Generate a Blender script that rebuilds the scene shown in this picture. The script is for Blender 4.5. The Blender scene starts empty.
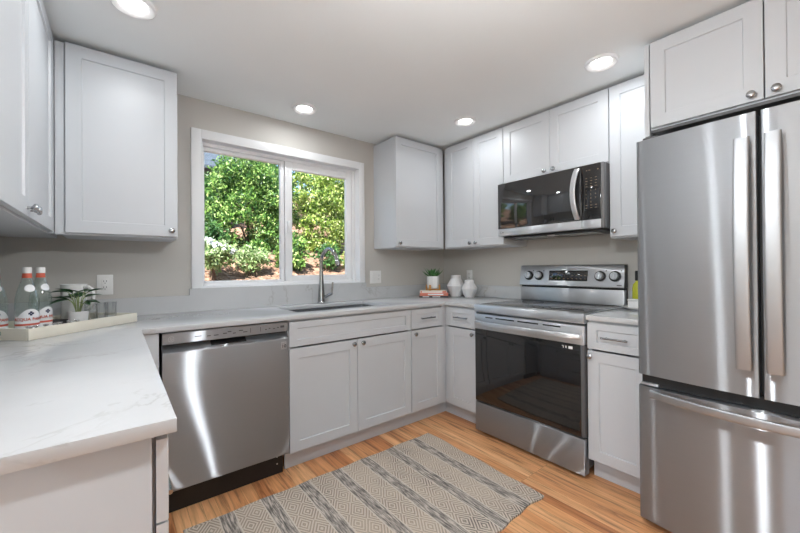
import bpy, bmesh, math, random
import numpy as np
from mathutils import Vector, Matrix

S = bpy.context.scene
COL = S.collection
PI = math.pi

# ---------------------------------------------------------------- camera
def make_camera():
    yaw, pitch, roll = (math.radians(a) for a in (-38.440, 0.29957, -0.43281))
    f = Vector((-math.sin(yaw)*math.cos(pitch), math.cos(yaw)*math.cos(pitch), math.sin(pitch)))
    r = Vector((math.cos(yaw), math.sin(yaw), 0)); u = r.cross(f)
    r2 = r*math.cos(roll) + u*math.sin(roll); u2 = -r*math.sin(roll) + u*math.cos(roll)
    cd = bpy.data.cameras.new('camera'); cd.sensor_width = 36.0; cd.lens = 36*355.805/800
    cd.clip_start = .05
    co = bpy.data.objects.new('camera', cd); COL.objects.link(co)
    M = Matrix((r2, u2, -f)).transposed().to_4x4(); M.translation = (-2.68581, -2.64449, 1.18701)
    co.matrix_world = M
    S.camera = co
make_camera()

# ---------------------------------------------------------------- light
EXPOSURE = 0.5
SUN = 14.0; SKY = .3
FILL_FRONT = 3; FILL_SIDE = 18
FILL_GLOBE = 400.
CAN_W = 1.7; CAN_EMIT = 12.0; CAN_SPREAD = 180
S.view_settings.view_transform = 'Standard'
S.view_settings.look = 'None'
S.view_settings.gamma = 1.0
S.view_settings.use_curve_mapping = False
S.view_settings.exposure = EXPOSURE

W = bpy.data.worlds.new('sky'); S.world = W; W.use_nodes = True
wn = W.node_tree.nodes; wl = W.node_tree.links; wn.clear()
sky = wn.new('ShaderNodeTexSky'); sky.sky_type = 'NISHITA'; sky.sun_disc = False
sky.sun_elevation = math.radians(48); sky.sun_rotation = math.radians(250); sky.altitude = 100
bg = wn.new('ShaderNodeBackground'); bg.inputs['Strength'].default_value = SKY
wo = wn.new('ShaderNodeOutputWorld'); wl.new(sky.outputs[0], bg.inputs[0]); wl.new(bg.outputs[0], wo.inputs[0])

def add_light(name, kind, energy, loc, direction, color=(1, 1, 1), size=None, size_y=None, shape=None, parent=None, angle=None):
    ld = bpy.data.lights.new(name, kind); ld.energy = energy; ld.color = color
    if size: ld.size = size
    if shape: ld.shape = shape
    if size_y: ld.size_y = size_y
    if angle: ld.angle = angle
    o = bpy.data.objects.new(name, ld); COL.objects.link(o)
    o.rotation_euler = Vector(direction).to_track_quat('-Z', 'Y').to_euler()
    o.location = loc
    if parent:
        o.parent = parent; o.location = Vector(loc) - Vector(parent.location)
    return o
add_light('sun', 'SUN', SUN, (-8, -3, 9), (.55, .65, -.85), (1, .96, .88), angle=math.radians(.6))
# area lamps added as daylight fill at the unseen dining-end openings
add_light('fill_door', 'AREA', FILL_FRONT, (-4.6, -4.96, 1.1), (0, 1, 0), (.93, .97, 1), 2.3, 1.9, 'RECTANGLE')
add_light('fill_window', 'AREA', FILL_SIDE, (-5.96, -2.95, 1.35), (1, 0, 0), (.93, .97, 1), 1.4, 1.3, 'RECTANGLE')

# ---------------------------------------------------------------- materials
def mat(name, color=(.8, .8, .8), rough=.5, metal=0., spec=.5, emit=None, estr=0., alpha=None, coat=0.):
    m = bpy.data.materials.new(name); m.use_nodes = True
    b = m.node_tree.nodes['Principled BSDF']
    b.inputs['Base Color'].default_value = (*color, 1)
    b.inputs['Roughness'].default_value = rough
    b.inputs['Metallic'].default_value = metal
    b.inputs['Specular IOR Level'].default_value = spec
    b.inputs['Coat Weight'].default_value = coat
    if emit:
        b.inputs['Emission Color'].default_value = (*emit, 1); b.inputs['Emission Strength'].default_value = estr
    return m
class NT:
    def __init__(s, m): s.m = m; s.t = m.node_tree; s.b = s.t.nodes['Principled BSDF']
    def n(s, typ, **kw):
        nd = s.t.nodes.new('ShaderNode'+typ)
        for k, v in kw.items():
            if k.startswith('i_'):
                key = k[2:]
                key = int(key) if key.isdigit() else key.replace('_', ' ')
                nd.inputs[key].default_value = v
            else: setattr(nd, k, v)
        return nd
    def l(s, a, b): s.t.links.new(a, b)
    def math(s, op, a, b=None, c=None):
        nd = s.n('Math', operation=op)
        for i, v in enumerate((a, b, c)):
            if v is None: continue
            if isinstance(v, (int, float)): nd.inputs[i].default_value = v
            else: s.l(v, nd.inputs[i])
        return nd.outputs[0]
    def ramp(s, fac, stops):
        r = s.n('ValToRGB'); e = r.color_ramp.elements
        while len(e) < len(stops): e.new(.5)
        for el, (p, c) in zip(e, stops): el.position = p; el.color = (*c, 1)
        s.l(fac, r.inputs[0]); return r.outputs[0]
    def mix(s, fac, a, b, mode='MIX'):
        nd = s.n('Mix', data_type='RGBA', blend_type=mode)
        for i, v in ((0, fac), (6, a), (7, b)):
            if isinstance(v, (int, float)): nd.inputs[i].default_value = v
            elif isinstance(v, tuple): nd.inputs[i].default_value = (*v, 1)
            else: s.l(v, nd.inputs[i])
        return nd.outputs[2]
    def pos(s, scale=(1, 1, 1), rot=(0, 0, 0)):
        g = s.n('NewGeometry'); mp = s.n('Mapping')
        mp.inputs['Scale'].default_value = scale; mp.inputs['Rotation'].default_value = rot
        s.l(g.outputs['Position'], mp.inputs[0]); return mp.outputs[0]
    def bump(s, h, strength, dist=.002):
        bp = s.n('Bump', i_Strength=strength, i_Distance=dist); s.l(h, bp.inputs['Height']); s.l(bp.outputs[0], s.b.inputs['Normal'])

M = {}
def noisy(name, color, rough, amount, scale, metal=0., bump=0., bscale=80, **kw):
    m = mat(name, color, rough, metal, **kw); t = NT(m)
    nz = t.n('TexNoise', i_Scale=scale, i_Detail=4.); t.l(t.pos(), nz.inputs['Vector'])
    lo = tuple(c*(1-amount) for c in color); hi = tuple(min(1, c*(1+amount)) for c in color)
    t.l(t.ramp(nz.outputs[0], [(.3, lo), (.7, hi)]), t.b.inputs['Base Color'])
    if bump:
        n2 = t.n('TexNoise', i_Scale=bscale, i_Detail=3.); t.l(t.pos(), n2.inputs['Vector']); t.bump(n2.outputs[0], bump)
    M[name] = m; return m
noisy('cabinet_paint', (.575, .60, .63), .38, .012, 3)
noisy('wall_paint', (.535, .52, .49), .75, .02, 2, bump=.12, bscale=140)
noisy('ceiling_paint', (.85, .885, .89), .85, .015, 2, bump=.1, bscale=120)
noisy('trim_white', (.80, .815, .83), .35, .01, 4)
noisy('vinyl_white', (.84, .85, .865), .3, .01, 4)
noisy('inside_dark', (.05, .05, .05), .8, .2, 5)
noisy('black_plastic', (.012, .012, .013), .45, .2, 20)
noisy('dark_side', (.10, .10, .105), .5, .1, 10)
noisy('grey_trim', (.17, .17, .175), .4, .03, 10)
noisy('porcelain', (.82, .82, .81), .25, .015, 8)
noisy('matt_white_ceramic', (.74, .74, .75), .5, .03, 25, bump=.2, bscale=60)
noisy('nickel', (.40, .41, .42), .26, .05, 30, metal=1.)
noisy('chrome', (.42, .425, .43), .16, .03, 20, metal=1.)
noisy('tray_paint', (.72, .68, .58), .4, .03, 8)
noisy('tray_inside', (.62, .60, .53), .45, .03, 8)
noisy('oak_stand', (.62, .31, .08), .5, .15, 30)
noisy('soil', (.05, .035, .025), .95, .4, 90, bump=.6)
noisy('plate_white', (.80, .80, .79), .35, .01, 10)
noisy('napkin_grey', (.06, .06, .065), .8, .2, 40, bump=.3)
noisy('foil', (.75, .75, .77), .18, .1, 60, metal=1., bump=1., bscale=90)
noisy('paper_cream', (.78, .72, .66), .7, .03, 40)
noisy('book_cream', (.80, .70, .62), .5, .03, 20)
noisy('book_coral', (.72, .22, .15), .5, .05, 20)
noisy('book_dark', (.05, .05, .055), .5, .1, 20)
noisy('label_white', (.82, .83, .85), .5, .02, 20)
noisy('label_blue', (.30, .36, .55), .5, .05, 20)
noisy('label_red', (.62, .12, .07), .5, .05, 20)
noisy('ink_navy', (.03, .04, .09), .5, .1, 20)
noisy('ink_grey', (.10, .10, .11), .5, .1, 20)
noisy('mark_white', (.8, .8, .8), .5, .01, 20)
noisy('mark_amber', (.26, .19, .12), .5, .05, 20)
noisy('leaf_green', (.06, .19, .05), .35, .5, 40)
noisy('leaf_dark', (.018, .075, .022), .35, .6, 40)
noisy('leaf_variegated', (.55, .62, .45), .4, .3, 60)
noisy('stem_green', (.30, .36, .16), .5, .2, 40)
noisy('oil_yellow', (.55, .56, .05), .15, .05, 20)
noisy('bark', (.10, .065, .045), .9, .4, 30, bump=.7, bscale=40)
noisy('slate_roof', (.045, .06, .085), .7, .25, 9, bump=.4, bscale=20)
noisy('house_siding', (.10, .11, .125), .7, .1, 4)
noisy('petal_white', (.85, .87, .9), .5, .04, 30)
noisy('roofing', (.2, .19, .18), .8, .1, 4)

# stainless: horizontally brushed
def stainless(name, color, rough, aniso):
    """brushed sideways, so reflected lights draw out into upright streaks"""
    m = mat(name, color, rough, 1.); t = NT(m)
    gl = t.n('BsdfAnisotropic', i_Roughness=rough, i_Anisotropy=aniso)
    tg = t.n('Tangent', direction_type='RADIAL', axis='Z'); t.l(tg.outputs[0], gl.inputs['Tangent'])
    nz = t.n('TexNoise', i_Scale=1., i_Detail=2.); t.l(t.pos((3, 3, 260)), nz.inputs['Vector'])
    lo = tuple(c*.985 for c in color)
    t.l(t.ramp(nz.outputs[0], [(.35, lo), (.65, color)]), gl.inputs['Color'])
    t.b.inputs['Roughness'].default_value = .55; t.l(gl.inputs['Color'].links[0].from_socket, t.b.inputs['Base Color'])
    mx = t.n('MixShader'); mx.inputs[0].default_value = .62; t.l(t.b.outputs[0], mx.inputs[1]); t.l(gl.outputs[0], mx.inputs[2])
    out = [n for n in t.t.nodes if n.type == 'OUTPUT_MATERIAL'][0]; t.l(mx.outputs[0], out.inputs[0])
    M[name] = m
stainless('stainless', (.46, .482, .51), .31, .91)
stainless('stainless_bright', (.68, .70, .725), .28, .75)
noisy('handle_steel', (.43, .445, .465), .5, .01, 20, metal=1.)
noisy('sink_steel', (.55, .56, .57), .27, .03, 20, metal=1.)

# black glass
def black_glass():
    m = mat('black_glass', (.012, .012, .013), .04, 0., .75); t = NT(m)
    nz = t.n('TexNoise', i_Scale=2., i_Detail=2.); t.l(t.pos(), nz.inputs['Vector'])
    t.l(t.ramp(nz.outputs[0], [(.3, (.010, .010, .011)), (.7, (.015, .015, .016))]), t.b.inputs['Base Color'])
    M['black_glass'] = m
    m = mat('oven_glass', (.012, .012, .013), .05, 0., .75); t = NT(m)
    nz = t.n('TexNoise', i_Scale=2., i_Detail=2.); t.l(t.pos(), nz.inputs['Vector'])
    t.l(t.ramp(nz.outputs[0], [(.3, (.009, .009, .010)), (.7, (.014, .014, .015))]), t.b.inputs['Base Color'])
    M['oven_glass'] = m
    m = mat('mirror_glass', (.06, .06, .062), .03, 0., 1.); t = NT(m)
    nz = t.n('TexNoise', i_Scale=2., i_Detail=2.); t.l(t.pos(), nz.inputs['Vector'])
    t.l(t.ramp(nz.outputs[0], [(.3, (.016, .016, .017)), (.7, (.022, .022, .023))]), t.b.inputs['Base Color'])
    t.b.inputs['IOR'].default_value = 1.52
    M['mirror_glass'] = m
    m = mat('cooktop_glass', (.03, .03, .031), .10, 0., .9); t = NT(m)
    nz = t.n('TexNoise', i_Scale=300., i_Detail=2.); t.l(t.pos(), nz.inputs['Vector'])
    t.l(t.ramp(nz.outputs[0], [(.4, (.05, .05, .051)), (.75, (.09, .09, .09))]), t.b.inputs['Base Color']); t.b.inputs['IOR'].default_value = 1.9
    M['cooktop_glass'] = m
black_glass()

# clear glass: thin panes and drinking glasses
def clear_glass(name, tint, base=.04, graze=.75):
    m = bpy.data.materials.new(name); m.use_nodes = True; t = m.node_tree; t.nodes.clear()
    o = t.nodes.new('ShaderNodeOutputMaterial'); mx = t.nodes.new('ShaderNodeMixShader')
    tr = t.nodes.new('ShaderNodeBsdfTransparent'); gl = t.nodes.new('ShaderNodeBsdfGlossy')
    gl.inputs['Roughness'].default_value = .02
    tr.inputs[0].default_value = (*tint, 1)
    lw = t.nodes.new('ShaderNodeLayerWeight'); lw.inputs[0].default_value = .25
    mr = t.nodes.new('ShaderNodeMapRange'); mr.inputs[3].default_value = base; mr.inputs[4].default_value = graze
    t.links.new(lw.outputs[1], mr.inputs[0]); t.links.new(mr.outputs[0], mx.inputs[0])
    t.links.new(tr.outputs[0], mx.inputs[1]); t.links.new(gl.outputs[0], mx.inputs[2]); t.links.new(mx.outputs[0], o.inputs[0])
    M[name] = m
clear_glass('window_glass', (.97, .985, .98), .0, .12)
clear_glass('tumbler_glass', (.965, .975, .975), .08)
clear_glass('bottle_glass', (.90, .965, .945), .07)

# quartz worktop with thin grey veins
def quartz():
    m = mat('quartz', (.8, .8, .8), .14); t = NT(m)
    p = t.pos((1, 1.5, 1), (0, 0, .5))
    n1 = t.n('TexNoise', i_Scale=1.15, i_Detail=7., i_Roughness=.62, i_Distortion=.6); t.l(p, n1.inputs['Vector'])
    v = t.math('ABSOLUTE', t.math('SUBTRACT', n1.outputs[0], .5))
    vein = t.math('SUBTRACT', 1., t.math('MINIMUM', t.math('MULTIPLY', v, 120.), 1.))
    n2 = t.n('TexNoise', i_Scale=2.2, i_Detail=3.); t.l(t.pos(), n2.inputs['Vector'])
    mask = t.math('MULTIPLY', vein, t.math('MULTIPLY', t.math('MAXIMUM', t.math('SUBTRACT', n2.outputs[0], 0.455), 0.), 4.2))
    n3 = t.n('TexNoise', i_Scale=5., i_Detail=5.); t.l(t.pos(), n3.inputs['Vector'])
    basec = t.ramp(n3.outputs[0], [(.35, (.54, .552, .565)), (.65, (.565, .577, .59))])
    t.l(t.mix(mask, basec, (.36, .35, .34)), t.b.inputs['Base Color'])
    M['quartz'] = m
quartz()

def wood_floor():
    m = mat('oak_floor', (.5, .3, .15), .32); t = NT(m)
    g = t.n('NewGeometry'); sp = t.n('SeparateXYZ'); t.l(g.outputs['Position'], sp.inputs[0])
    cb = t.n('CombineXYZ'); t.l(sp.outputs[1], cb.inputs[0]); t.l(sp.outputs[0], cb.inputs[1])
    br = t.n('TexBrick', offset=.37, offset_frequency=1, squash=1., i_Scale=1., i_Mortar_Size=.0006, i_Mortar_Smooth=.1, i_Bias=0., i_Brick_Width=1.1, i_Row_Height=.062)
    br.inputs['Color1'].default_value = (0, 0, 0, 1); br.inputs['Color2'].default_value = (1, 1, 1, 1); br.inputs['Mortar'].default_value = (.5, .5, .5, 1)
    t.l(cb.outputs[0], br.inputs['Vector'])
    # a shift per plank so the grain does not run on from board to board
    sh = t.n('VectorMath', operation='MULTIPLY_ADD'); t.l(br.outputs[0], sh.inputs[0]); sh.inputs[1].default_value = (7.3, 3.1, 0); t.l(cb.outputs[0], sh.inputs[2])
    mp = t.n('Mapping'); mp.inputs['Scale'].default_value = (1.6, 26, 1); t.l(sh.outputs[0], mp.inputs[0])
    gr = t.n('TexNoise', i_Scale=1.6, i_Detail=7., i_Roughness=.6, i_Distortion=.8); t.l(mp.outputs[0], gr.inputs['Vector'])
    mp2 = t.n('Mapping'); mp2.inputs['Scale'].default_value = (4, 160, 1); t.l(sh.outputs[0], mp2.inputs[0])
    gf = t.n('TexNoise', i_Scale=1.5, i_Detail=3.); t.l(mp2.outputs[0], gf.inputs['Vector'])
    plank = t.ramp(br.outputs[0], [(0., (.62, .26, .105)), (.35, (.78, .38, .17)), (.7, (.86, .47, .225)), (1., (.92, .55, .28))])
    grain = t.ramp(gr.outputs[0], [(.36, (.30, .20, .15)), (.455, (.80, .74, .70)), (.62, (1.1, 1.1, 1.1))])
    fine = t.ramp(gf.outputs[0], [(.35, (.82, .80, .78)), (.55, (1, 1, 1))])
    c = t.mix(.72, plank, grain, 'MULTIPLY'); c = t.mix(.45, c, fine, 'MULTIPLY')
    c = t.mix(t.math('MULTIPLY', br.outputs[1], .6), c, (.10, .05, .025))
    t.l(c, t.b.inputs['Base Color'])
    t.bump(gr.outputs[0], .06)
    M['oak_floor'] = m
wood_floor()

def rug_mat():
    m = mat('rug_weave', (.5, .45, .4), .95, spec=.1); t = NT(m)
    g = t.n('NewGeometry'); sp = t.n('SeparateXYZ'); t.l(g.outputs['Position'], sp.inputs[0])
    wob = t.n('TexNoise', i_Scale=6., i_Detail=2.); t.l(g.outputs['Position'], wob.inputs['Vector'])
    x = t.math('ADD', sp.outputs[0], t.math('MULTIPLY', t.math('SUBTRACT', wob.outputs[0], .5), .012)); y = sp.outputs[1]
    ph = t.math('SUBTRACT', t.math('FRACT', t.math('ADD', t.math('DIVIDE', t.math('ADD', x, 1.10), .1967), 20.5)), .5)
    d = t.math('MULTIPLY', t.math('ABSOLUTE', ph), .1967)           # distance to band centre
    band = t.math('LESS_THAN', d, .031)
    line = t.math('MULTIPLY', t.math('GREATER_THAN', d, .031), t.math('LESS_THAN', d, .0375))
    # concentric diamonds in the beige bands
    px = t.math('PINGPONG', t.math('ADD', x, 10.), .049); py = t.math('PINGPONG', t.math('ADD', y, 10.), .075)
    dd = t.math('ADD', px, t.math('MULTIPLY', py, .66))
    st = t.math('GREATER_THAN', t.math('FRACT', t.math('MULTIPLY', dd, 62.)), .5)
    n1 = t.n('TexNoise', i_Scale=4., i_Detail=3.); t.l(g.outputs['Position'], n1.inputs['Vector'])
    dark = t.ramp(n1.outputs[0], [(.40, (.44, .37, .30)), (.58, (.33, .28, .235)), (.72, (.19, .17, .155))])
    beige = t.mix(st, (.62, .54, .455), dark)
    mp = t.n('Mapping'); mp.inputs['Scale'].default_value = (130, 13, 1); t.l(g.outputs['Position'], mp.inputs[0])
    ns = t.n('TexNoise', i_Scale=1., i_Detail=3., i_Roughness=.6); t.l(mp.outputs[0], ns.inputs['Vector'])
    grey = t.ramp(ns.outputs[0], [(.36, (.13, .12, .11)), (.5, (.33, .295, .265)), (.63, (.62, .55, .485))])
    c = t.mix(band, beige, grey); c = t.mix(line, c, (.62, .56, .49))
    w = t.n('TexNoise', i_Scale=240., i_Detail=2.); t.l(g.outputs['Position'], w.inputs['Vector'])
    c = t.mix(.5, c, t.ramp(w.outputs[0], [(.3, (.85, .85, .85)), (.7, (1.2, 1.2, 1.2))]), 'MULTIPLY')
    t.l(c, t.b.inputs['Base Color']); t.bump(w.outputs[0], .5, .003)
    M['rug_weave'] = m
rug_mat()

def foliage_mat(name, stops, trans=.35):
    m = mat(name, stops[0][1], .42, spec=.45); t = NT(m)
    g = t.n('NewGeometry'); c = t.ramp(g.outputs['Random Per Island'], stops); t.l(c, t.b.inputs['Base Color'])
    tl = t.n('BsdfTranslucent'); t.l(c, tl.inputs[0]); mx = t.n('MixShader'); mx.inputs[0].default_value = trans
    out = [n for n in t.t.nodes if n.type == 'OUTPUT_MATERIAL'][0]
    t.l(t.b.outputs[0], mx.inputs[1]); t.l(tl.outputs[0], mx.inputs[2]); t.l(mx.outputs[0], out.inputs[0])
    M[name] = m
foliage_mat('shrub_leaves', [(0, (.02, .06, .02)), (.3, (.06, .16, .035)), (.7, (.22, .38, .08)), (1, (.52, .64, .26))])
foliage_mat('shrub_leaves_yellow', [(0, (.03, .08, .015)), (.3, (.14, .25, .035)), (.7, (.40, .50, .11)), (1, (.66, .70, .34))])
foliage_mat('shrub_leaves_dark', [(0, (.02, .06, .02)), (.5, (.05, .14, .04)), (1, (.14, .28, .08))])
foliage_mat('shrub_leaves_pale', [(0, (.12, .2, .08)), (.5, (.28, .4, .16)), (1, (.55, .62, .4))])

def mulch():
    m = mat('bark_mulch', (.3, .2, .15), .95); t = NT(m)
    v = t.n('TexVoronoi', i_Scale=22.); t.l(t.pos((1, 1.6, 1)), v.inputs['Vector'])
    n = t.n('TexNoise', i_Scale=3., i_Detail=5.); t.l(t.pos(), n.inputs['Vector'])
    sp = t.n('SeparateColor'); t.l(v.outputs['Color'], sp.inputs[0])
    c = t.ramp(sp.outputs[0], [(0, (.13, .065, .04)), (.5, (.25, .14, .095)), (1, (.44, .29, .21))])
    c = t.mix(.5, c, t.ramp(n.outputs[0], [(.35, (.6, .6, .6)), (.65, (1.1, 1.1, 1.1))]), 'MULTIPLY')
    t.l(c, t.b.inputs['Base Color']); t.bump(v.outputs['Distance'], 1., .03)
    M['bark_mulch'] = m
mulch()
M['lamp_lens'] = mat('lamp_lens', (.9, .9, .9), .5, emit=(1, .97, .92), estr=CAN_EMIT)
M['fill_glow'] = mat('fill_glow', (.9, .9, .9), .5, emit=(.95, .98, 1), estr=FILL_GLOBE)
M['display_glow'] = mat('display_glow', (.3, .35, .4), .4, emit=(.55, .6, .65), estr=.35)

# ---------------------------------------------------------------- mesh helpers
def sharpen(bm, deg=35):
    lim = math.radians(deg)
    for e in bm.edges:
        if len(e.link_faces) == 2: e.smooth = e.calc_face_angle(0) < lim
    for f in bm.faces: f.smooth = True

class MB:
    """collects shapes in world coordinates; build() links them as one mesh object"""
    def __init__(s): s.bm = bmesh.new()
    def _merge(s, other, recalc=True):
        if recalc: bmesh.ops.recalc_face_normals(other, faces=other.faces)
        me = bpy.data.meshes.new('t'); other.to_mesh(me); other.free(); s.bm.from_mesh(me); bpy.data.meshes.remove(me); return s
    def box(s, x0, x1, y0, y1, z0, z1, bev=0., seg=2, mtx=None):
        b = bmesh.new(); bmesh.ops.create_cube(b, size=1)
        for v in b.verts:
            v.co = Vector(((x0+x1)/2+v.co.x*abs(x1-x0), (y0+y1)/2+v.co.y*abs(y1-y0), (z0+z1)/2+v.co.z*abs(z1-z0)))
        if bev: bmesh.ops.bevel(b, geom=list(b.edges), offset=bev, segments=seg, affect='EDGES', profile=.5)
        if mtx is not None: b.transform(mtx)
        return s._merge(b)
    def prism(s, pts, axis, a0, a1, bev=0., seg=2, mtx=None):
        """polygon pts (2-D) extruded along axis 'x','y','z' from a0 to a1"""
        b = bmesh.new()
        def mk(p, a): return {'x': (a, p[0], p[1]), 'y': (p[0], a, p[1]), 'z': (p[0], p[1], a)}[axis]
        v0 = [b.verts.new(mk(p, a0)) for p in pts]; v1 = [b.verts.new(mk(p, a1)) for p in pts]
        b.faces.new(v0); b.faces.new(v1[::-1]); n = len(pts)
        for i in range(n): b.faces.new((v0[i], v0[(i+1) % n], v1[(i+1) % n], v1[i]))
        if bev:
            ed = [e for e in b.edges if len(e.link_faces) == 2 and e.calc_face_angle(0) > .5]
            bmesh.ops.bevel(b, geom=ed, offset=bev, segments=seg, affect='EDGES', profile=.5)
        if mtx is not None: b.transform(mtx)
        return s._merge(b)
    def lathe(s, prof, origin=(0, 0, 0), axis=(0, 0, 1), n=32, cap=True, mtx=None):
        """profile of (radius, height) pairs turned about axis"""
        b = bmesh.new(); rings = []
        q = Vector((0, 0, 1)).rotation_difference(Vector(axis)).to_matrix()
        o = Vector(origin)
        for r, h in prof:
            rings.append([b.verts.new(o + q @ Vector((max(r, 1e-5)*math.cos(2*PI*k/n), max(r, 1e-5)*math.sin(2*PI*k/n), h))) for k in range(n)])
        for a, c in zip(rings, rings[1:]):
            for k in range(n): b.faces.new((a[k], a[(k+1) % n], c[(k+1) % n], c[k]))
        if cap: b.faces.new(rings[0][::-1]); b.faces.new(rings[-1])
        if mtx is not None: b.transform(mtx)
        return s._merge(b)
    def cyl(s, p0, p1, r0, r1=None, n=20):
        p0 = Vector(p0); p1 = Vector(p1); L = (p1-p0).length
        return s.lathe([(r0, 0), (r0 if r1 is None else r1, L)], p0, (p1-p0).normalized(), n)
    def tube(s, pts, rad, n=14, cap=True, flat=None):
        """round (or flat = (half width, half depth, width direction)) section swept along pts"""
        b = bmesh.new(); P = [Vector(p) for p in pts]; R = rad if isinstance(rad, (list, tuple)) else [rad]*len(P)
        rings = []; ref = None
        for i, p in enumerate(P):
            t = (P[min(i+1, len(P)-1)] - P[max(i-1, 0)]).normalized()
            if flat:
                a = Vector(flat[2]); a = (a - t*a.dot(t)).normalized(); c = t.cross(a)
                e = []
                for k in range(n):
                    th = 2*PI*k/n; cx, sy = math.cos(th), math.sin(th)
                    cx = math.copysign(abs(cx)**.45, cx); sy = math.copysign(abs(sy)**.45, sy)
                    e.append(b.verts.new(p + a*flat[0]*cx + c*flat[1]*sy))
                rings.append(e); continue
            if ref is None: ref = Vector((0, 0, 1)) if abs(t.z) < .9 else Vector((1, 0, 0))
            a = (ref - t*ref.dot(t)).normalized(); ref = a; c = t.cross(a)
            rings.append([b.verts.new(p + (a*math.cos(2*PI*k/n) + c*math.sin(2*PI*k/n))*R[i]) for k in range(n)])
        for a, c in zip(rings, rings[1:]):
            for k in range(n): b.faces.new((a[k], a[(k+1) % n], c[(k+1) % n], c[k]))
        if cap: b.faces.new(rings[0][::-1]); b.faces.new(rings[-1])
        return s._merge(b)
    def quad(s, *pts):
        b = bmesh.new(); b.faces.new([b.verts.new(p) for p in pts]); return s._merge(b, False)
    def build(s, name, material, parent=None, origin=None, deg=35):
        bm = s.bm; sharpen(bm, deg)
        top = parent
        if parent is not None:
            while top.parent: top = top.parent
            off = Vector(top.location)
            rz = top.rotation_euler.z
        else:
            if origin is None:
                xs = [v.co for v in bm.verts]
                lo = [min(v[i] for v in xs) for i in range(3)]; hi = [max(v[i] for v in xs) for i in range(3)]
                origin = ((lo[0]+hi[0])/2, (lo[1]+hi[1])/2, lo[2])
            off = Vector(origin)
        for v in bm.verts: v.co -= off
        me = bpy.data.meshes.new(name); bm.to_mesh(me); bm.free()
        if isinstance(material, str): material = M[material]
        me.materials.append(material)
        o = bpy.data.objects.new(name, me); COL.objects.link(o)
        if parent is not None: o.parent = parent
        else: o.location = off
        return o

def tag(o, label, cat, group=None):
    o['label'] = label; o['category'] = cat
    if group: o['group'] = group
    return o
def thing(name, label, cat, loc, group=None):
    o = bpy.data.objects.new(name, None); COL.objects.link(o); o.location = loc; o.empty_display_size = .1
    return tag(o, label, cat, group)
def struct(name, mb, material, parent=None):
    o = mb.build(name, material, parent)
    if parent is None: o['kind'] = 'structure'
    return o
def copy_tree(src, loc, label, group=None):
    r = src.copy(); COL.objects.link(r); r.location = loc; r['label'] = label
    if group: r['group'] = group
    def rec(a, b):
        for ch in [c for c in bpy.data.objects if c.parent == a]:
            c = ch.copy(); COL.objects.link(c); c.parent = b; rec(ch, c)
    rec(src, r); return r

def text(name, body, size, origin, right, up, material, parent, align='CENTER', bold=0., depth=.0003):
    cu = bpy.data.curves.new(name, 'FONT'); cu.body = body; cu.size = size; cu.align_x = align; cu.align_y = 'CENTER'
    cu.extrude = depth; cu.offset = bold; cu.resolution_u = 3
    tmp = bpy.data.objects.new(name, cu); COL.objects.link(tmp)
    bpy.context.view_layer.update()
    me = bpy.data.meshes.new_from_object(tmp.evaluated_get(bpy.context.evaluated_depsgraph_get()))
    COL.objects.unlink(tmp); bpy.data.objects.remove(tmp); bpy.data.curves.remove(cu)
    r = Vector(right).normalized(); u = Vector(up).normalized(); n = r.cross(u)
    X = Matrix((r, u, n)).transposed().to_4x4(); X.translation = Vector(origin)
    me.transform(X)
    mb = MB(); mb.bm.from_mesh(me); bpy.data.meshes.remove(me)
    if parent is None: return mb
    return mb.build(name, material, parent)

# faces that cabinets and appliances look out of: (u, w, d) -> world; u runs left to right, d points out of the front
class Face:
    def __init__(s, kind, plane): s.k = kind; s.p = plane
    def __call__(s, a, z, d):      # a is the world coordinate along the run
        if s.k == 'back': return Vector((a, s.p-d, z))
        if s.k == 'right': return Vector((s.p-d, a, z))
        if s.k == 'left': return Vector((s.p+d, a, z))
    def out(s): return {'back': Vector((0, -1, 0)), 'right': Vector((-1, 0, 0)), 'left': Vector((1, 0, 0))}[s.k]
    def along(s): return Vector((1, 0, 0)) if s.k == 'back' else Vector((0, 1, 0))
    def box(s, mb, a0, a1, z0, z1, d0, d1, bev=0.):
        p = s(a0, z0, d0); q = s(a1, z1, d1)
        return mb.box(min(p.x, q.x), max(p.x, q.x), min(p.y, q.y), max(p.y, q.y), min(p.z, q.z), max(p.z, q.z), bev)

def shaker(F, a0, a1, z0, z1, th=.019, rail=.06, rec=.007):
    """one shaker front: thickness th standing on the face plane, recessed flat panel"""
    a0, a1 = min(a0, a1), max(a0, a1)
    rz = min(rail, (z1-z0)*.27)
    b = bmesh.new()
    def ring(m, mz, d): return [b.verts.new(F(x, z, d)) for x, z in ((a0+m, z0+mz), (a1-m, z0+mz), (a1-m, z1-mz), (a0+m, z1-mz))]
    e = .0015
    rs = [ring(0, 0, 0), ring(0, 0, th-e), ring(e, e, th), ring(rail-.001, rz-.001, th), ring(rail+.002, rz+.002, th-rec)]
    b.faces.new(rs[0]); b.faces.new(rs[-1])
    for p, q in zip(rs, rs[1:]):
        for k in range(4): b.faces.new((p[k], p[(k+1) % 4], q[(k+1) % 4], q[k]))
    m = MB(); m._merge(b); return m
KNOB = [(.006, 0), (.0055, .003), (.0052, .010), (.009, .014), (.0145, .017), (.0155, .021), (.0145, .0255), (.010, .0285), (.004, .0295)]
def knob(F, a, z, d, parent):
    m = MB(); m.lathe(KNOB, F(a, z, d), F.out(), 20); return m.build('knob', 'nickel', parent)
def pull(F, a0, a1, z, d, parent, vertical=False):
    m = MB(); a0, a1 = min(a0, a1), max(a0, a1)
    m.cyl(F(a0, z, d+.030), F(a1, z, d+.030), .0055, n=12)
    for a in (a0+.02, a1-.02): m.cyl(F(a, z, d), F(a, z, d+.030), .0042, n=10)
    return m.build('bar_pull', 'nickel', parent)

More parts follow.
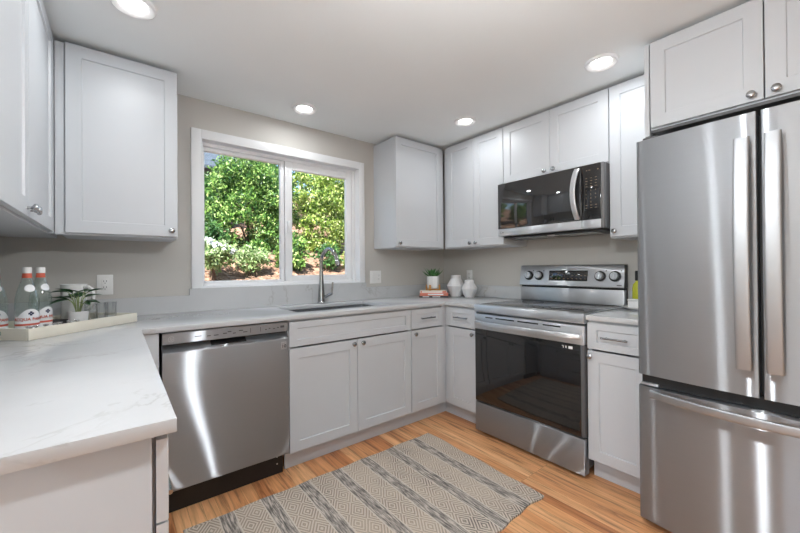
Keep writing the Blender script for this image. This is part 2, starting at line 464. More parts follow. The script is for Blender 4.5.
# ---------------------------------------------------------------- room
CEIL = 2.308
m = MB(); m.box(-6.0, .12, -5.0, .14, -.1, 0); struct('floor', m, 'oak_floor')
m = MB(); m.box(-6.1, .12, -5.1, .16, CEIL, CEIL+.1); struct('ceiling', m, 'ceiling_paint')
WX0, WX1, WZ0, WZ1 = -2.255, -1.04, 1.066, 2.055
m = MB()
m.box(-3.36, WX0, 0, .16, 0, CEIL); m.box(WX1, .12, 0, .16, 0, CEIL); m.box(WX0, WX1, 0, .16, 0, WZ0); m.box(WX0, WX1, 0, .16, WZ1, CEIL)
struct('wall_back', m, 'wall_paint')
m = MB(); m.box(0, .12, -5.0, 0, 0, CEIL); struct('wall_right', m, 'wall_paint')
m = MB(); m.box(-3.36, -3.24, -1.98, 0, 0, CEIL); struct('wall_left', m, 'wall_paint')
m = MB(); m.box(-6.0, -3.36, -1.98, -1.86, 0, CEIL); struct('wall_dining', m, 'wall_paint')
m = MB()   # dining end, behind the camera: openings put in for the fill light
m.box(-6.1, -5.8, -5.1, -5.0, 0, CEIL); m.box(-3.4, .12, -5.1, -5.0, 0, CEIL); m.box(-5.8, -3.4, -5.1, -5.0, 2.08, CEIL)
struct('wall_front', m, 'wall_paint')
m = MB()
m.box(-6.1, -6.0, -5.0, -3.7, 0, CEIL); m.box(-6.1, -6.0, -2.2, -1.86, 0, CEIL); m.box(-6.1, -6.0, -3.7, -2.2, 0, .65); m.box(-6.1, -6.0, -3.7, -2.2, 2.05, CEIL)
struct('wall_far_left', m, 'wall_paint')
m = MB(); m.box(-6.9, .5, -6.2, .5, CEIL+.12, CEIL+.2); o = struct('roof', m, 'roofing')  # unseen roof, its overhang put in to keep the sun out

def window_unit():
    w = bpy.data.objects.new('window_1', None); COL.objects.link(w); w.location = ((WX0+WX1)/2, .05, WZ0); w['kind'] = 'structure'
    y0, y1 = .055, .125
    m = MB()   # outer vinyl frame
    m.box(WX0, -2.232, y0, y1, WZ0, WZ1, .003); m.box(-1.075, WX1, y0, y1, WZ0, WZ1, .003)
    m.box(-2.232, -1.075, y0, y1, WZ0, 1.094, .003); m.box(-2.232, -1.075, y0, y1, 2.025, WZ1, .003)
    m.build('window_frame', 'vinyl_white', w)
    m = MB()   # fixed left light: slim bead
    m.box(-2.232, -2.222, .075, .11, 1.094, 2.025, .002); m.box(-1.700, -1.672, .075, .11, 1.094, 2.025, .002)
    m.box(-2.222, -1.70, .075, .11, 1.094, 1.110, .002); m.box(-2.222, -1.70, .075, .11, 2.0, 2.025, .002)
    m.build('fixed_sash', 'vinyl_white', w)
    m = MB(); m.box(-2.222, -1.70, .09, .094, 1.110, 2.0); m.build('glass_pane', 'window_glass', w)
    m = MB()   # sliding right sash with wide rails
    m.box(-1.668, -1.612, .062, .098, 1.094, 2.025, .003); m.box(-1.128, -1.077, .062, .098, 1.094, 2.025, .003)
    m.box(-1.612, -1.128, .062, .098, 1.094, 1.138, .003); m.box(-1.612, -1.128, .062, .098, 1.968, 2.025, .003)
    s = m.build('sliding_sash', 'vinyl_white', w)
    m = MB(); m.box(-1.655, -1.636, .040, .062, 1.47, 1.56, .004); m.box(-1.651, -1.640, .032, .042, 1.495, 1.55, .003)
    m.build('latch', 'vinyl_white', s)
    m = MB(); m.box(-1.612, -1.128, .078, .082, 1.138, 1.968); m.build('glass_pane', 'window_glass', w)
    m = MB()   # painted reveal
    m.box(WX0-.012, WX0, -.001, .13, WZ0, WZ1+.01); m.box(WX1, WX1+.012, -.001, .13, WZ0, WZ1+.01)
    m = MB(); t = .018
    m.box(-2.312, WX0, -t, -.0005, 1.066, 2.11, .002); m.box(WX1, -.992, -t, -.0005, 1.066, 2.11, .002); m.box(WX0, WX1, -t, -.0005, WZ1, 2.11, .002)
    # jamb liners
    m.box(WX0, WX0+.006, -t, .055, WZ0, WZ1); m.box(WX1-.006, WX1, -t, .055, WZ0, WZ1); m.box(WX0, WX1, -t, .055, WZ1-.006, WZ1)
    m.box(WX0, WX1, -.0195, .055, WZ0, WZ0+.008)
    struct('trim_1', m, 'trim_white')
window_unit()

# unseen dining-end openings, put in for the light they bring
def opening(n, x0, x1, y0, y1, z0, z1, mull):
    w = bpy.data.objects.new(n, None); COL.objects.link(w); w.location = ((x0+x1)/2, (y0+y1)/2, z0); w['kind'] = 'structure'
    m = MB()
    if x1-x0 > y1-y0:
        m.box(x0, x0+.06, y0, y1, z0, z1); m.box(x1-.06, x1, y0, y1, z0, z1); m.box(x0, x1, y0, y1, z0, z0+.06); m.box(x0, x1, y0, y1, z1-.06, z1); m.box(mull-.03, mull+.03, y0, y1, z0, z1)
    else:
        m.box(x0, x1, y0, y0+.06, z0, z1); m.box(x0, x1, y1-.06, y1, z0, z1); m.box(x0, x1, y0, y1, z0, z0+.06); m.box(x0, x1, y0, y1, z1-.06, z1); m.box(x0, x1, mull-.03, mull+.03, z0, z1)
    m.build('frame', 'vinyl_white', w)
opening('added_door', -5.8, -3.4, -5.08, -5.02, 0, 2.08, -4.6)
opening('added_window', -6.08, -6.02, -3.7, -2.2, .65, 2.05, -2.95)

# ---------------------------------------------------------------- recessed lights
def can_light(x, y, label, watt=CAN_W):
    t = thing('recessed_light', label, 'ceiling light', (x, y, CEIL-.012), 'recessed ceiling lights')
    m = MB(); m.lathe([(.049, .008), (.053, .003), (.074, -.004), (.080, -.001), (.083, .008), (.083, .0118), (.049, .0118), (.049, .006)], (x, y, CEIL-.012), n=40, cap=False)
    m.build('trim_ring', 'trim_white', t)
    m = MB(); m.lathe([(.0005, .0065), (.040, .0065), (.0485, .0075), (.0485, .010)], (x, y, CEIL-.012), n=40)
    m.build('lens', 'lamp_lens', t)
    l = add_light('lamp', 'AREA', watt, (x, y, CEIL-.02), (0, 0, -1), (.94, .975, 1), .09, None, 'DISK', parent=t); l.data.spread = math.radians(CAN_SPREAD)
    return t
can_light(-2.63, -.785, 'white recessed ceiling light at the top left, before the left wall cabinets')
can_light(-1.665, -.30, 'white recessed ceiling light above the window')
can_light(-.608, -.84, 'white recessed ceiling light over the room corner, left of the microwave cabinets')
can_light(-.61, -1.815, 'white recessed ceiling light nearest the refrigerator')
can_light(-2.63, -1.81, 'recessed ceiling light over the end of the left worktop, out of the picture', 4.5)
def fill_globe():  # unseen lamp added to raise the general light in the room
    x, y = -2.05, -2.25
    t = thing('fill_globe', 'added small white globe fill light hanging over the middle of the kitchen, out of the picture', 'ceiling light', (x, y, 1.78))
    m = MB(); m.lathe([(.06, 0), (.06, .018), (.045, .026), (.001, .0265)], (x, y, CEIL-.027), n=28); m.build('canopy', 'nickel', t)
    m = MB(); m.cyl((x, y, 1.855), (x, y, CEIL-.027), .012); m.build('stem', 'nickel', t)
    m = MB(); m.lathe([(.038*math.sin(PI*k/16), 1.82-.038*math.cos(PI*k/16)) for k in range(17)], (x, y, 0), n=28, cap=False); m.build('globe', 'fill_glow', t)
fill_globe()

# ---------------------------------------------------------------- cabinets
FB = Face('back', -.611); FR = Face('right', -.611)      # base cabinet fronts; doors stand 19 mm proud -> -.63
UB = Face('back', -.306); UR = Face('right', -.306)
TH = .019
def carcass(F, depth, a0, a1, z0, z1, root, top=True, t=.018):
    m = MB(); a0, a1 = min(a0, a1), max(a0, a1)
    F.box(m, a0, a0+t, z0, z1, -depth, -.001); F.box(m, a1-t, a1, z0, z1, -depth, -.001)
    F.box(m, a0+t, a1-t, z0, z0+t, -depth, -.001); F.box(m, a0+t, a1-t, z0+t, z1, -depth, -depth+.008)
    if top: F.box(m, a0+t, a1-t, z1-t, z1, -depth, -.001)
    else: F.box(m, a0+t, a1-t, z1-.02, z1, -.02, -.001)
    return m.build('carcass', 'cabinet_paint', root)
ZT = 2.285; ZB = 1.362
def upper(F, a0, a1, label, doors, z0=ZB, cat='wall cabinet', knobs=(), zk=1.397, depth=.3055, root_loc=None, zdoor=None, extra=None):
    c = F((a0+a1)/2, z0, 0)
    root = thing('wall_cabinet', label, cat, c)
    carcass(F, depth, a0, a1, z0, ZT-.001, root)
    zd = (z0+.009) if zdoor is None else zdoor
    for (d0, d1), k in zip(doors, knobs):
        d = shaker(F, d0, d1, zd, ZT, TH).build('door', 'cabinet_paint', root)
        if k is not None: knob(F, k, zk, TH, d)
    if extra: extra(root)
    return root
# left of the window
def fil(root):
    m = MB(); UB.box(m, -2.918, -2.884, ZB, ZT-.001, 0, .004); m.build('filler_strip', 'cabinet_paint', root)
upper(UB, -2.899, -2.422, 'white single-door wall cabinet to the left of the window', [(-2.881, -2.423)], knobs=[-2.452], zk=1.403, extra=fil)
# left wall, two doors, cut by the photo's edge
UL = Face('left', -2.939)
def fil0(root):
    m = MB(); m.box(-2.9385, -2.9205, -.3535, -.3125, ZB, ZT-.001, .001); m.build('filler_strip', 'cabinet_paint', root)
upper(UL, -1.50, -.002, 'white two-door wall cabinet on the left wall, cut by the left edge of the photo',
      [(-1.497, -.928), (-.924, -.356)], knobs=[-.957, -.896], depth=.30, extra=fil0)
# right of the window
def fil2(root):
    m = MB(); UB.box(m, -.345, -.3265, ZB, ZT-.001, 0, .004); m.build('filler_strip', 'cabinet_paint', root)
upper(UB, -.882, -.308, 'white single-door wall cabinet between the window and the room corner', [(-.881, -.347)], knobs=[-.852], extra=fil2)
def fil3(root):
    m = MB(); UR.box(m, -.366, -.3265, ZB, ZT-.001, 0, .004); m.build('filler_strip', 'cabinet_paint', root)
upper(UR, -.974, -.3265, 'white two-door wall cabinet on the stove wall, to the left of the microwave', [(-.674, -.368), (-.973, -.677)], knobs=[-.645, -.706], extra=fil3)
upper(UR, -1.737, -.977, 'short white two-door wall cabinet directly above the microwave', [(-1.355, -.978), (-1.736, -1.358)], z0=1.826, knobs=[-1.324, -1.389], zk=1.864)
upper(UR, -2.018, -1.740, 'narrow white wall cabinet between the microwave and the refrigerator', [(-2.017, -1.741)], knobs=[-1.769], zk=1.402)
# over the refrigerator: as deep as the base cabinets
def side(root):
    m = MB(); m.box(-.627, -.001, -2.0405, -2.0205, 1.83, ZT-.001); m.build('side_panel', 'cabinet_paint', root)
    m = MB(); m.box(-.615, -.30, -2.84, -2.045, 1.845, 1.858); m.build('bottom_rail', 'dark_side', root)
upper(FR, -2.843, -2.042, 'deep white two-door wall cabinet above the refrigerator', [(-2.4375, -2.046), (-2.84, -2.4415)], z0=1.860, zdoor=1.866, knobs=[-2.402, -2.474], zk=1.890, depth=.60, extra=side)

BZ = .893
def base(F, a0, a1, label, fronts, top=True, depth=.605, name='base_cabinet', kick=None, extra=None):
    """fronts: list of (kind, a0, a1, z0, z1, hardware) ; kind door or drawer_front"""
    c = F((a0+a1)/2, 0, 0)
    root = thing(name, label, 'base cabinet', c)
    carcass(F, depth, a0, a1, .112, BZ-.001, root, top)
    for kind, d0, d1, z0, z1, hw in fronts:
        d = shaker(F, d0, d1, z0, z1, TH, rail=.05 if kind == 'drawer_front' else .06).build(kind, 'cabinet_paint', root)
        if hw is None: continue
        if hw[0] == 'knob': knob(F, hw[1], hw[2], TH, d)
        else: pull(F, hw[1], hw[2], hw[3], TH-.006, d)
    k0, k1 = kick or (a0, a1)
    m = MB(); F.box(m, k0, k1, .001, .111, -.07, -.055); m.build('toe_kick', 'cabinet_paint', root)
    if extra: extra(root)
    return root
DZ0, DZ1, RZ0, RZ1 = .118, .722, .733, .878
base(FB, -1.912, -.985, 'white sink base cabinet with two doors and a long false drawer front',
     [('drawer_front', -1.908, -.988, RZ0, RZ1, None), ('door', -1.908, -1.451, DZ0, DZ1, ('knob', -1.483, .697)), ('door', -1.447, -.988, DZ0, DZ1, ('knob', -1.414, .697))], top=False)
def cfil(root):
    m = MB(); FB.box(m, -.652, -.613, .112, BZ-.001, -.001, .004); m.build('corner_filler', 'cabinet_paint', root)
base(FB, -.983, -.613, 'narrow white base cabinet with drawer and door on the window wall, beside the corner',
     [('drawer_front', -.981, -.656, RZ0, RZ1, ('pull', -.90, -.76, .808)), ('door', -.981, -.656, DZ0, DZ1, ('knob', -.951, .696))], extra=cfil, kick=(-.983, -.555))
def cfil2(root):
    m = MB(); FR.box(m, -.652, -.617, .112, BZ-.001, -.001, .004); m.build('corner_filler', 'cabinet_paint', root)
base(FR, -.9525, -.613, 'white base cabinet with drawer and door between the corner and the stove',
     [('drawer_front', -.951, -.656, RZ0, RZ1, ('pull', -.876, -.741, .807)), ('door', -.951, -.656, DZ0, DZ1, ('knob', -.918, .694))], extra=cfil2, kick=(-.9525, -.557))
base(FR, -2.030, -1.7325, 'white base cabinet with drawer and door between the stove and the refrigerator',
     [('drawer_front', -2.028, -1.7335, RZ0, RZ1, ('pull', -1.941, -1.811, .803)), ('door', -2.028, -1.7335, DZ0, DZ1, ('knob', -1.752, .694))])
# left worktop: drawer unit at its end and the plain corner unit beyond
FL = Face('left', -2.632)
def endp(root):
    m = MB(); m.box(-3.235, -2.638, -1.862, -1.846, .001, BZ-.001, .001); m.build('end_panel', 'cabinet_paint', root)
base(FL, -1.845, -1.13, 'white drawer unit with a plain end panel under the near end of the left worktop',
     [('drawer_front', -1.862, -1.133, .728, .878, ('pull', -1.57, -1.42, .80)), ('drawer_front', -1.862, -1.133, .425, .724, ('pull', -1.64, -1.40, .66)), ('drawer_front', -1.862, -1.133, .118, .421, ('pull', -1.57, -1.42, .35))], depth=.60, extra=endp)
def dwfil(root):
    m = MB(); m.box(-2.612, -2.535, -.629, -.612, .112, BZ-.001, .001); m.build('filler_panel', 'cabinet_paint', root)
    m = MB(); m.box(-2.612, -2.535, -.555, -.54, .001, .111); m.build('toe_kick', 'cabinet_paint', root)
base(FL, -1.128, -.012, 'white corner base cabinet under the left worktop, beside the dishwasher',
     [('door', -1.126, -.66, DZ0, .878, ('knob', -1.09, .80))], depth=.60, extra=dwfil, kick=(-1.128, -.62))

# ---------------------------------------------------------------- worktops, backsplash
def slab(xs, ys, inside, z0, z1, bev=.002):
    b = bmesh.new(); V = {}
    def v(i, j):
        if (i, j) not in V: V[i, j] = b.verts.new((xs[i], ys[j], z0))
        return V[i, j]
    fs = []
    for i in range(len(xs)-1):
        for j in range(len(ys)-1):
            if inside((xs[i]+xs[i+1])/2, (ys[j]+ys[j+1])/2): fs.append(b.faces.new((v(i, j), v(i+1, j), v(i+1, j+1), v(i, j+1))))
    r = bmesh.ops.extrude_face_region(b, geom=fs)
    for g in r['geom']:
        if isinstance(g, bmesh.types.BMVert): g.co.z = z1
    bmesh.ops.recalc_face_normals(b, faces=b.faces)
    bmesh.ops.dissolve_limit(b, angle_limit=.01, verts=b.verts, edges=b.edges)
    ed = [e for e in b.edges if len(e.link_faces) == 2 and e.calc_face_angle(0) > .5]
    bmesh.ops.bevel(b, geom=ed, offset=bev, segments=2, affect='EDGES', profile=.5)
    m = MB(); m._merge(b); return m
CT = .919
SX0, SX1, SY0, SY1 = -1.812, -1.10, -.515, -.142
def ins(x, y):
    if SX0 < x < SX1 and SY0 < y < SY1: return False
    return x < -2.602 or y > -.645 or (x > -.645 and y > -.9535)
o = slab([-3.238, -2.602, SX0, SX1, -.645, -.002], [-1.884, -.9535, -.645, SY0, SY1, -.002], ins, BZ, CT).build('worktop', 'quartz')
tag(o, 'white veined quartz worktop running from the left end round the corner to the stove', 'worktop')
o = slab([-.645, -.002], [-2.033, -1.7312], lambda x, y: True, BZ, CT).build('worktop', 'quartz')
tag(o, 'small white quartz worktop between the stove and the refrigerator', 'worktop')
m = MB()
pts = [(-3.217, CT), (-.0015, CT), (-.0015, 1.025), (-.980, 1.025), (-.980, 1.0655), (-2.325, 1.0655), (-2.325, 1.025), (-3.217, 1.025)]
m.prism(pts, 'y', -.020, -.001, .0012)
tag(m.build('backsplash', 'quartz'), 'low white quartz upstand along the window wall, raised under the window', 'backsplash')
m = MB(); m.box(-.020, -.001, -.9535, -.0205, CT, 1.025, .0012)
tag(m.build('backsplash', 'quartz'), 'low white quartz upstand on the stove wall, left of the stove', 'backsplash')
m = MB(); m.box(-.020, -.001, -2.033, -1.7312, CT, 1.025, .0012)
tag(m.build('backsplash', 'quartz'), 'short white quartz upstand between the stove and the refrigerator', 'backsplash')
m = MB(); m.box(-3.239, -3.218, -1.884, -.0205, CT, 1.025, .0012)
tag(m.build('backsplash', 'quartz'), 'low white quartz upstand along the left wall behind the tray', 'backsplash')

# ---------------------------------------------------------------- sink and faucet
def sink():
    t = thing('kitchen_sink', 'stainless undermount sink let into the worktop below the window', 'sink', ((SX0+SX1)/2, (SY0+SY1)/2, .68))
    b = bmesh.new(); e = .006
    x0, x1, y0, y1 = SX0-e, SX1+e, SY0-e, SY1+e
    def ring(mg, z, r): # rounded rectangle
        out = []
        for cx, cy, a in ((x1-mg-r, y1-mg-r, 0), (x0+mg+r, y1-mg-r, 90), (x0+mg+r, y0+mg+r, 180), (x1-mg-r, y0+mg+r, 270)):
            for k in range(5):
                th = math.radians(a+k*22.5); out.append(b.verts.new((cx+r*math.cos(th), cy+r*math.sin(th), z)))
        return out
    rs = [ring(-.018, BZ-.0015, .03), ring(0, BZ-.0015, .02), ring(.003, .715, .02), ring(.02, .695, .03), ring(.10, .688, .04)]
    for p, q in zip(rs, rs[1:]):
        n = len(p)
        for k in range(n): b.faces.new((p[k], p[(k+1) % n], q[(k+1) % n], q[k]))
    b.faces.new(rs[-1])
    m = MB(); m._merge(b, False); bmesh.ops.recalc_face_normals(m.bm, faces=m.bm.faces)
    o = m.build('basin', 'sink_steel', t)
    sd = o.modifiers.new('thick', 'SOLIDIFY'); sd.thickness = .0012; sd.offset = 0
    m = MB(); m.lathe([(.045, 0), (.045, .003), (.036, .004), (.030, .001), (.006, .001), (.005, .012), (.001, .013)], (-1.455, -.30, .6885), n=28); m.build('drain_strainer', 'chrome', t)
sink()
def faucet():
    x, y = -1.44, -.085
    t = thing('kitchen_faucet', 'chrome pull-down gooseneck faucet standing behind the sink', 'faucet', (x, y, CT))
    m = MB(); m.lathe([(.034, 0), (.034, .004), (.031, .008), (.0285, .02), (.026, .06), (.021, .13), (.0165, .20), (.0145, .26)], (x, y, CT), n=28)
    m.build('body', 'chrome', t)
    pts = []; c = Vector((x+.015, y-.098, 1.240))
    d = Vector((.15, -.98, 0)).normalized()
    pts.append(Vector((x, y, CT+.255)))
    for k in range(0, 15):
        th = math.radians(180 - k*11.6); pts.append(Vector((x, y, 1.24)) + d*(.098+.098*math.cos(th)) + Vector((0, 0, .098*math.sin(th))))
    m = MB(); m.tube(pts, .0138, 16); m.build('spout', 'chrome', t)
    e = pts[-1]; dr = (pts[-1]-pts[-2]).normalized()
    m = MB(); m.lathe([(.0143, -.004), (.0148, .01), (.0170, .030), (.019, .058), (.018, .063), (.004, .063)], e, dr, 24); h = m.build('spray_head', 'chrome', t)
    m = MB(); m.cyl(e+dr*.0635, e+dr*.0665, .0145); m.build('nozzle', 'black_plastic', h)
    m = MB(); s = Vector((x+.018, y-.008, CT+.042))
    q = Vector((.72, -.62, .52)).normalized()
    m.tube([s, s+q*.03, s+q*.075], [.012, .012, .0105], 14); m.tube([s+q*.068+Vector((0, 0, -.006)), s+q*.074+Vector((0, 0, .04)), s+q*.080+Vector((0, 0, .085))], [.0085, .007, .0055], 12)
    m.build('lever_handle', 'chrome', t)
    m = MB(); m.cyl((x+.006, y-.0255, CT+.028), (x+.008, y-.0275, CT+.028), .009); m.build('side_cap', 'black_plastic', t)
faucet()

# ---------------------------------------------------------------- dishwasher
def dishwasher():
    x0, x1 = -2.523, -1.919
    t = thing('dishwasher', 'stainless steel dishwasher under the worktop left of the sink cabinet', 'dishwasher', ((x0+x1)/2, -.33, 0))
    m = MB(); m.box(x0+.006, x1-.006, -.575, -.04, .10, .885); m.build('tub', 'dark_side', t)
    m = MB(); m.prism([(-.576, .135), (-.644, .135), (-.647, .145), (-.647, .784), (-.644, .792), (-.612, .812), (-.606, .822), (-.576, .822)], 'x', x0, x1, .0015)
    d = m.build('door', 'stainless', t)
    m = MB(); m.prism([(-.576, .8325), (-.640, .8325), (-.644, .836), (-.641, .8835), (-.637, .8865), (-.576, .8865)], 'x', x0, x1, .0012)
    c = m.build('control_panel', 'stainless', t)
    m = MB(); m.box(x0+.002, x1-.002, -.600, -.577, .8222, .8323); m.build('gap_shade', 'black_plastic', t)  # black strip laid in the gap as its shade
    # handle pocket: its shaded recess drawn as a black strip on the lip
    m = MB(); m.prism([(-.604, .8215), (-.6325, .8035), (-.6345, .8055), (-.608, .8235)], 'x', -2.315, -2.145); m.build('pocket_shade', 'black_plastic', d)
    m = MB(); m.box(x0+.012, x1-.012, -.576, -.560, .002, .1345); m.build('toe_panel', 'black_plastic', t)
    for z in (.06, .10):
        m = MB(); m.cyl((-1.965, -.5765, z), (-1.965, -.579, z), .004, n=10); m.build('screw', 'stainless_bright', t)
    # printed key symbols, maker's mark and badge
    R, U = (1, 0, 0), Vector((0, -.06, 1))
    m = MB(); yy = -.6440
    rnd = random.Random(3)
    for x, w in ((-2.39, .03), (-2.335, .016), (-2.305, .022), (-2.262, .018), (-2.24, .018), (-2.215, .014), (-2.185, .02), (-2.165, .022), (-2.05, .009), (-2.03, .009), (-2.006, .011), (-1.984, .010)):
        z = .857 + rnd.choice((0, .006, -.004)); m = MB(); m.box(x, x+w, yy-.0004, yy+.003, z, z+.0045); m.build('key_symbol', 'ink_grey', c)
    for x in (-2.128, -2.076): m = MB(); m.box(x, x+.0022, yy-.0004, yy+.003, .848, .872); m.build('divider_mark', 'ink_grey', c)
    m = MB(); m.box(-1.995+.03, -1.995+.052, yy-.0006, yy+.003, .856, .868); m.build('time_display', 'ink_grey', c)
    cx, cz = -2.487, .858; m = MB()
    b = []
    m.tube([(cx+.0125*math.cos(a), yy+.0004, cz+.0125*math.sin(a)) for a in [math.radians(20+k*20) for k in range(17)]], .0011, 6)
    m.box(cx-.003, cx-.0008, yy-.0008, yy+.003, cz-.004, cz+.006); m.box(cx-.003, cx+.003, yy-.0008, yy+.003, cz-.0055, cz-.0035); m.box(cx+.004, cx+.0105, yy-.0008, yy+.003, cz-.001, cz+.001)
    m.build('round_logo', 'stainless_bright', c)
    m = MB(); m.box(-1.962, -1.932, -.6478, -.6471, .733, .776, .0003); bd = m.build('badge', 'stainless_bright', d)
    text('badge_figure', '10', .026, (-1.947, -.6481, .750), R, (0, 0, 1), 'ink_grey', bd, bold=.0008)
    m = MB()
    for k in range(3): m.box(-1.957+k*.007, -1.953+k*.007, -.6481, -.6478, .766, .769)
    m.build('badge_line', 'ink_grey', bd)
dishwasher()

# ---------------------------------------------------------------- range
def stove():
    y0, y1 = -1.7285, -.9560
    t = thing('electric_range', 'freestanding stainless electric range with black glass oven door', 'stove', (-.35, (y0+y1)/2, 0))
    m = MB(); m.box(-.600, -.06, y0+.006, y1-.006, .045, .866); m.build('body', 'dark_side', t)
    m = MB(); m.prism([(-.605, .868), (-.652, .868), (-.664, .878), (-.666, .905), (-.658, .9235), (-.64, .9245), (-.605, .9245)], 'y', y0, y1, .001)
    m.box(-.606, -.055, y0, y0+.016, .900, .9245, .002); m.box(-.606, -.055, y1-.016, y1, .900, .9245, .002); m.box(-.605, -.055, y0+.016, y1-.016, .868, .899)
    m.build('cooktop_frame', 'stainless_bright', t)
    m = MB(); m.box(-.604, -.080, y0+.017, y1-.017, .9005, .9262, .001); g = m.build('cooktop_glass', 'cooktop_glass', t)
    for cx, cy, r in ((-.46, y0+.2, .105), (-.46, y1-.2, .095), (-.22, y0+.2, .075), (-.22, y1-.2, .075)):
        m = MB(); m.lathe([(r, 0), (r+.003, 0), (r+.003, .0003), (r, .0003), (r, 0)], (cx, cy, .9263), n=40, cap=False)
        m.build('burner_ring', 'ink_grey', g)
    # oven door
    m = MB(); m.box(-.660, -.602, y0+.002, y1-.002, .750, .858, .004)
    d = m.build('oven_door', 'stainless_bright', t)
    m = MB(); m.box(-.652, -.602, y0+.002, y1-.002, .232, .749, .002); m.build('door_frame', 'dark_side', d)
    m = MB(); m.box(-.657, -.6525, y0+.020, y1-.003, .236, .749, .001); gl = m.build('oven_glass', 'oven_glass', d)
    m = MB(); m.box(-.6565, -.6525, y0+.003, y0+.0195, .236, .749, .001); m.build('glass_edge', 'dark_side', d)
    m = MB()
    for a, b in ((-1.055, -1.115), (-1.14, -1.285), (-1.31, -1.455), (-1.485, -1.595)): m.box(-.6608, -.6585, b, a, .834, .842)
    m.build('vent_slots', 'black_plastic', d)
    pts = []
    for k in range(17):
        u = k/16; yy = y0+.022 + (y1-y0-.044)*u
        pts.append((-.672 - .042*(1-(2*u-1)**4), yy, .797))
    m = MB(); m.tube(pts, .014, 16, flat=(.016, .011, (0, 0, 1)))
    for yy in (y0+.03, y1-.03): m.box(-.676, -.6595, yy-.014, yy+.014, .783, .811, .003)
    m.build('door_handle', 'stainless_bright', d)
    # three small white marks on the glass
    yc = -1.618; m = MB()
    m.box(-.6577, -.6568, yc-.046, yc-.022, .718, .734); m.box(-.6577, -.6568, yc-.012, yc-.004, .720, .733); m.box(-.6577, -.6568, yc+.006, yc+.010, .718, .733); m.box(-.6577, -.6568, yc+.004, yc+.016, .729, .733)
    m.build('glass_marks', 'mark_white', gl)
    # warming drawer
    m = MB(); m.box(-.660, -.602, y0+.001, y1-.001, .022, .226, .006); m.build('drawer', 'stainless', t)
    for yy in (y0+.035, y1-.035):
        m = MB(); m.lathe([(.016, 0), (.016, .012), (.009, .014), (.009, .045)], (-.58, yy, .0005), n=14); m.build('foot', 'black_plastic', t)
        m = MB(); m.lathe([(.016, 0), (.016, .012), (.009, .014), (.009, .045)], (-.10, yy, .0005), n=14); m.build('foot', 'black_plastic', t)
    # back console
    m = MB(); m.box(-.074, -.024, y0+.004, y1-.004, .9265, 1.030, .002); m.build('riser', 'stainless_bright', t)
    m = MB(); m.box(-.068, -.024, y0+.01, y1-.01, 1.0305, 1.0445); m.build('shadow_gap', 'black_plastic', t)
    m = MB(); m.prism([(-.032, 1.045), (-.083, 1.045), (-.087, 1.050), (-.061, 1.194), (-.054, 1.201), (-.032, 1.201)], 'y', y0, y1, .0012)
    c = m.build('console', 'stainless_bright', t)
    m = MB(); m.box(-.0315, -.022, y0-.001, y1+.001, .93, 1.203); m.box(-.074, -.0325, y0-.0035, y0-.0003, 1.046, 1.199); m.build('console_back', 'black_plastic', t)
    # local frame on the sloping console face
    n = Vector((-.984, 0, .178)); up = Vector((.178, 0, .984))
    def cp(y, z, off=0.): return Vector((-.087 + (z-1.050)*(.026/.144), y, z)) + n*off
    for yk in (-1.036, -1.124, -1.579, -1.673):
        p = cp(yk, 1.122)
        m = MB(); m.lathe([(.036, .0003), (.036, .009), (.035, .011), (.001, .011)], p, n, 30); m2 = m.build('knob', 'black_plastic', c)
        m = MB(); m.lathe([(.0255, .0112), (.025, .026), (.0235, .029), (.001, .029)], p, n, 30)
        X = Matrix((up.cross(n), up, n)).transposed().to_4x4(); X.translation = p
        m.box(-.0055, .0055, -.025, .025, .026, .036, .002, mtx=X)
        m.build('knob_grip', 'stainless_bright', m2)
        m = MB(); m.box(-.0008, .0008, .008, .023, .0358, .0365, mtx=X); m.build('pointer', 'ink_grey', m2)
    X = Matrix((Vector((0, -1, 0)), up, n)).transposed().to_4x4(); X.translation = cp(-1.35, 1.1235)
    m = MB(); m.box(-.144, .144, -.0385, .0385, -.002, .0012, .0005, mtx=X); ds = m.build('display', 'black_glass', c)
    text('clock', '12:00', .016, cp(-1.35, 1.139, .0014), (0, -1, 0), up, 'display_glow', ds)
    for k in range(9):
        for r in range(2):
            if 3 <= k <= 4 and r == 1: continue
            a = -.125 + k*.031; m = MB(); m.box(a, a+.012, -.024+r*.024, -.0205+r*.024, .0011, .0014, mtx=X); m.build('key_label', 'mark_amber', ds)
    X.translation = cp(-1.703, 1.062)
    m = MB(); m.box(-.018, .012, -.003, .003, -.001, .0006, mtx=X); m.build('maker_mark', 'ink_grey', c)
    for yk in (-1.036, -1.124, -1.579, -1.673):
        X.translation = cp(yk-.036, 1.160)
        m = MB(); m.box(-.004, .004, -.004, .004, -.001, .0005, mtx=X); m.build('burner_symbol', 'ink_grey', c)
stove()

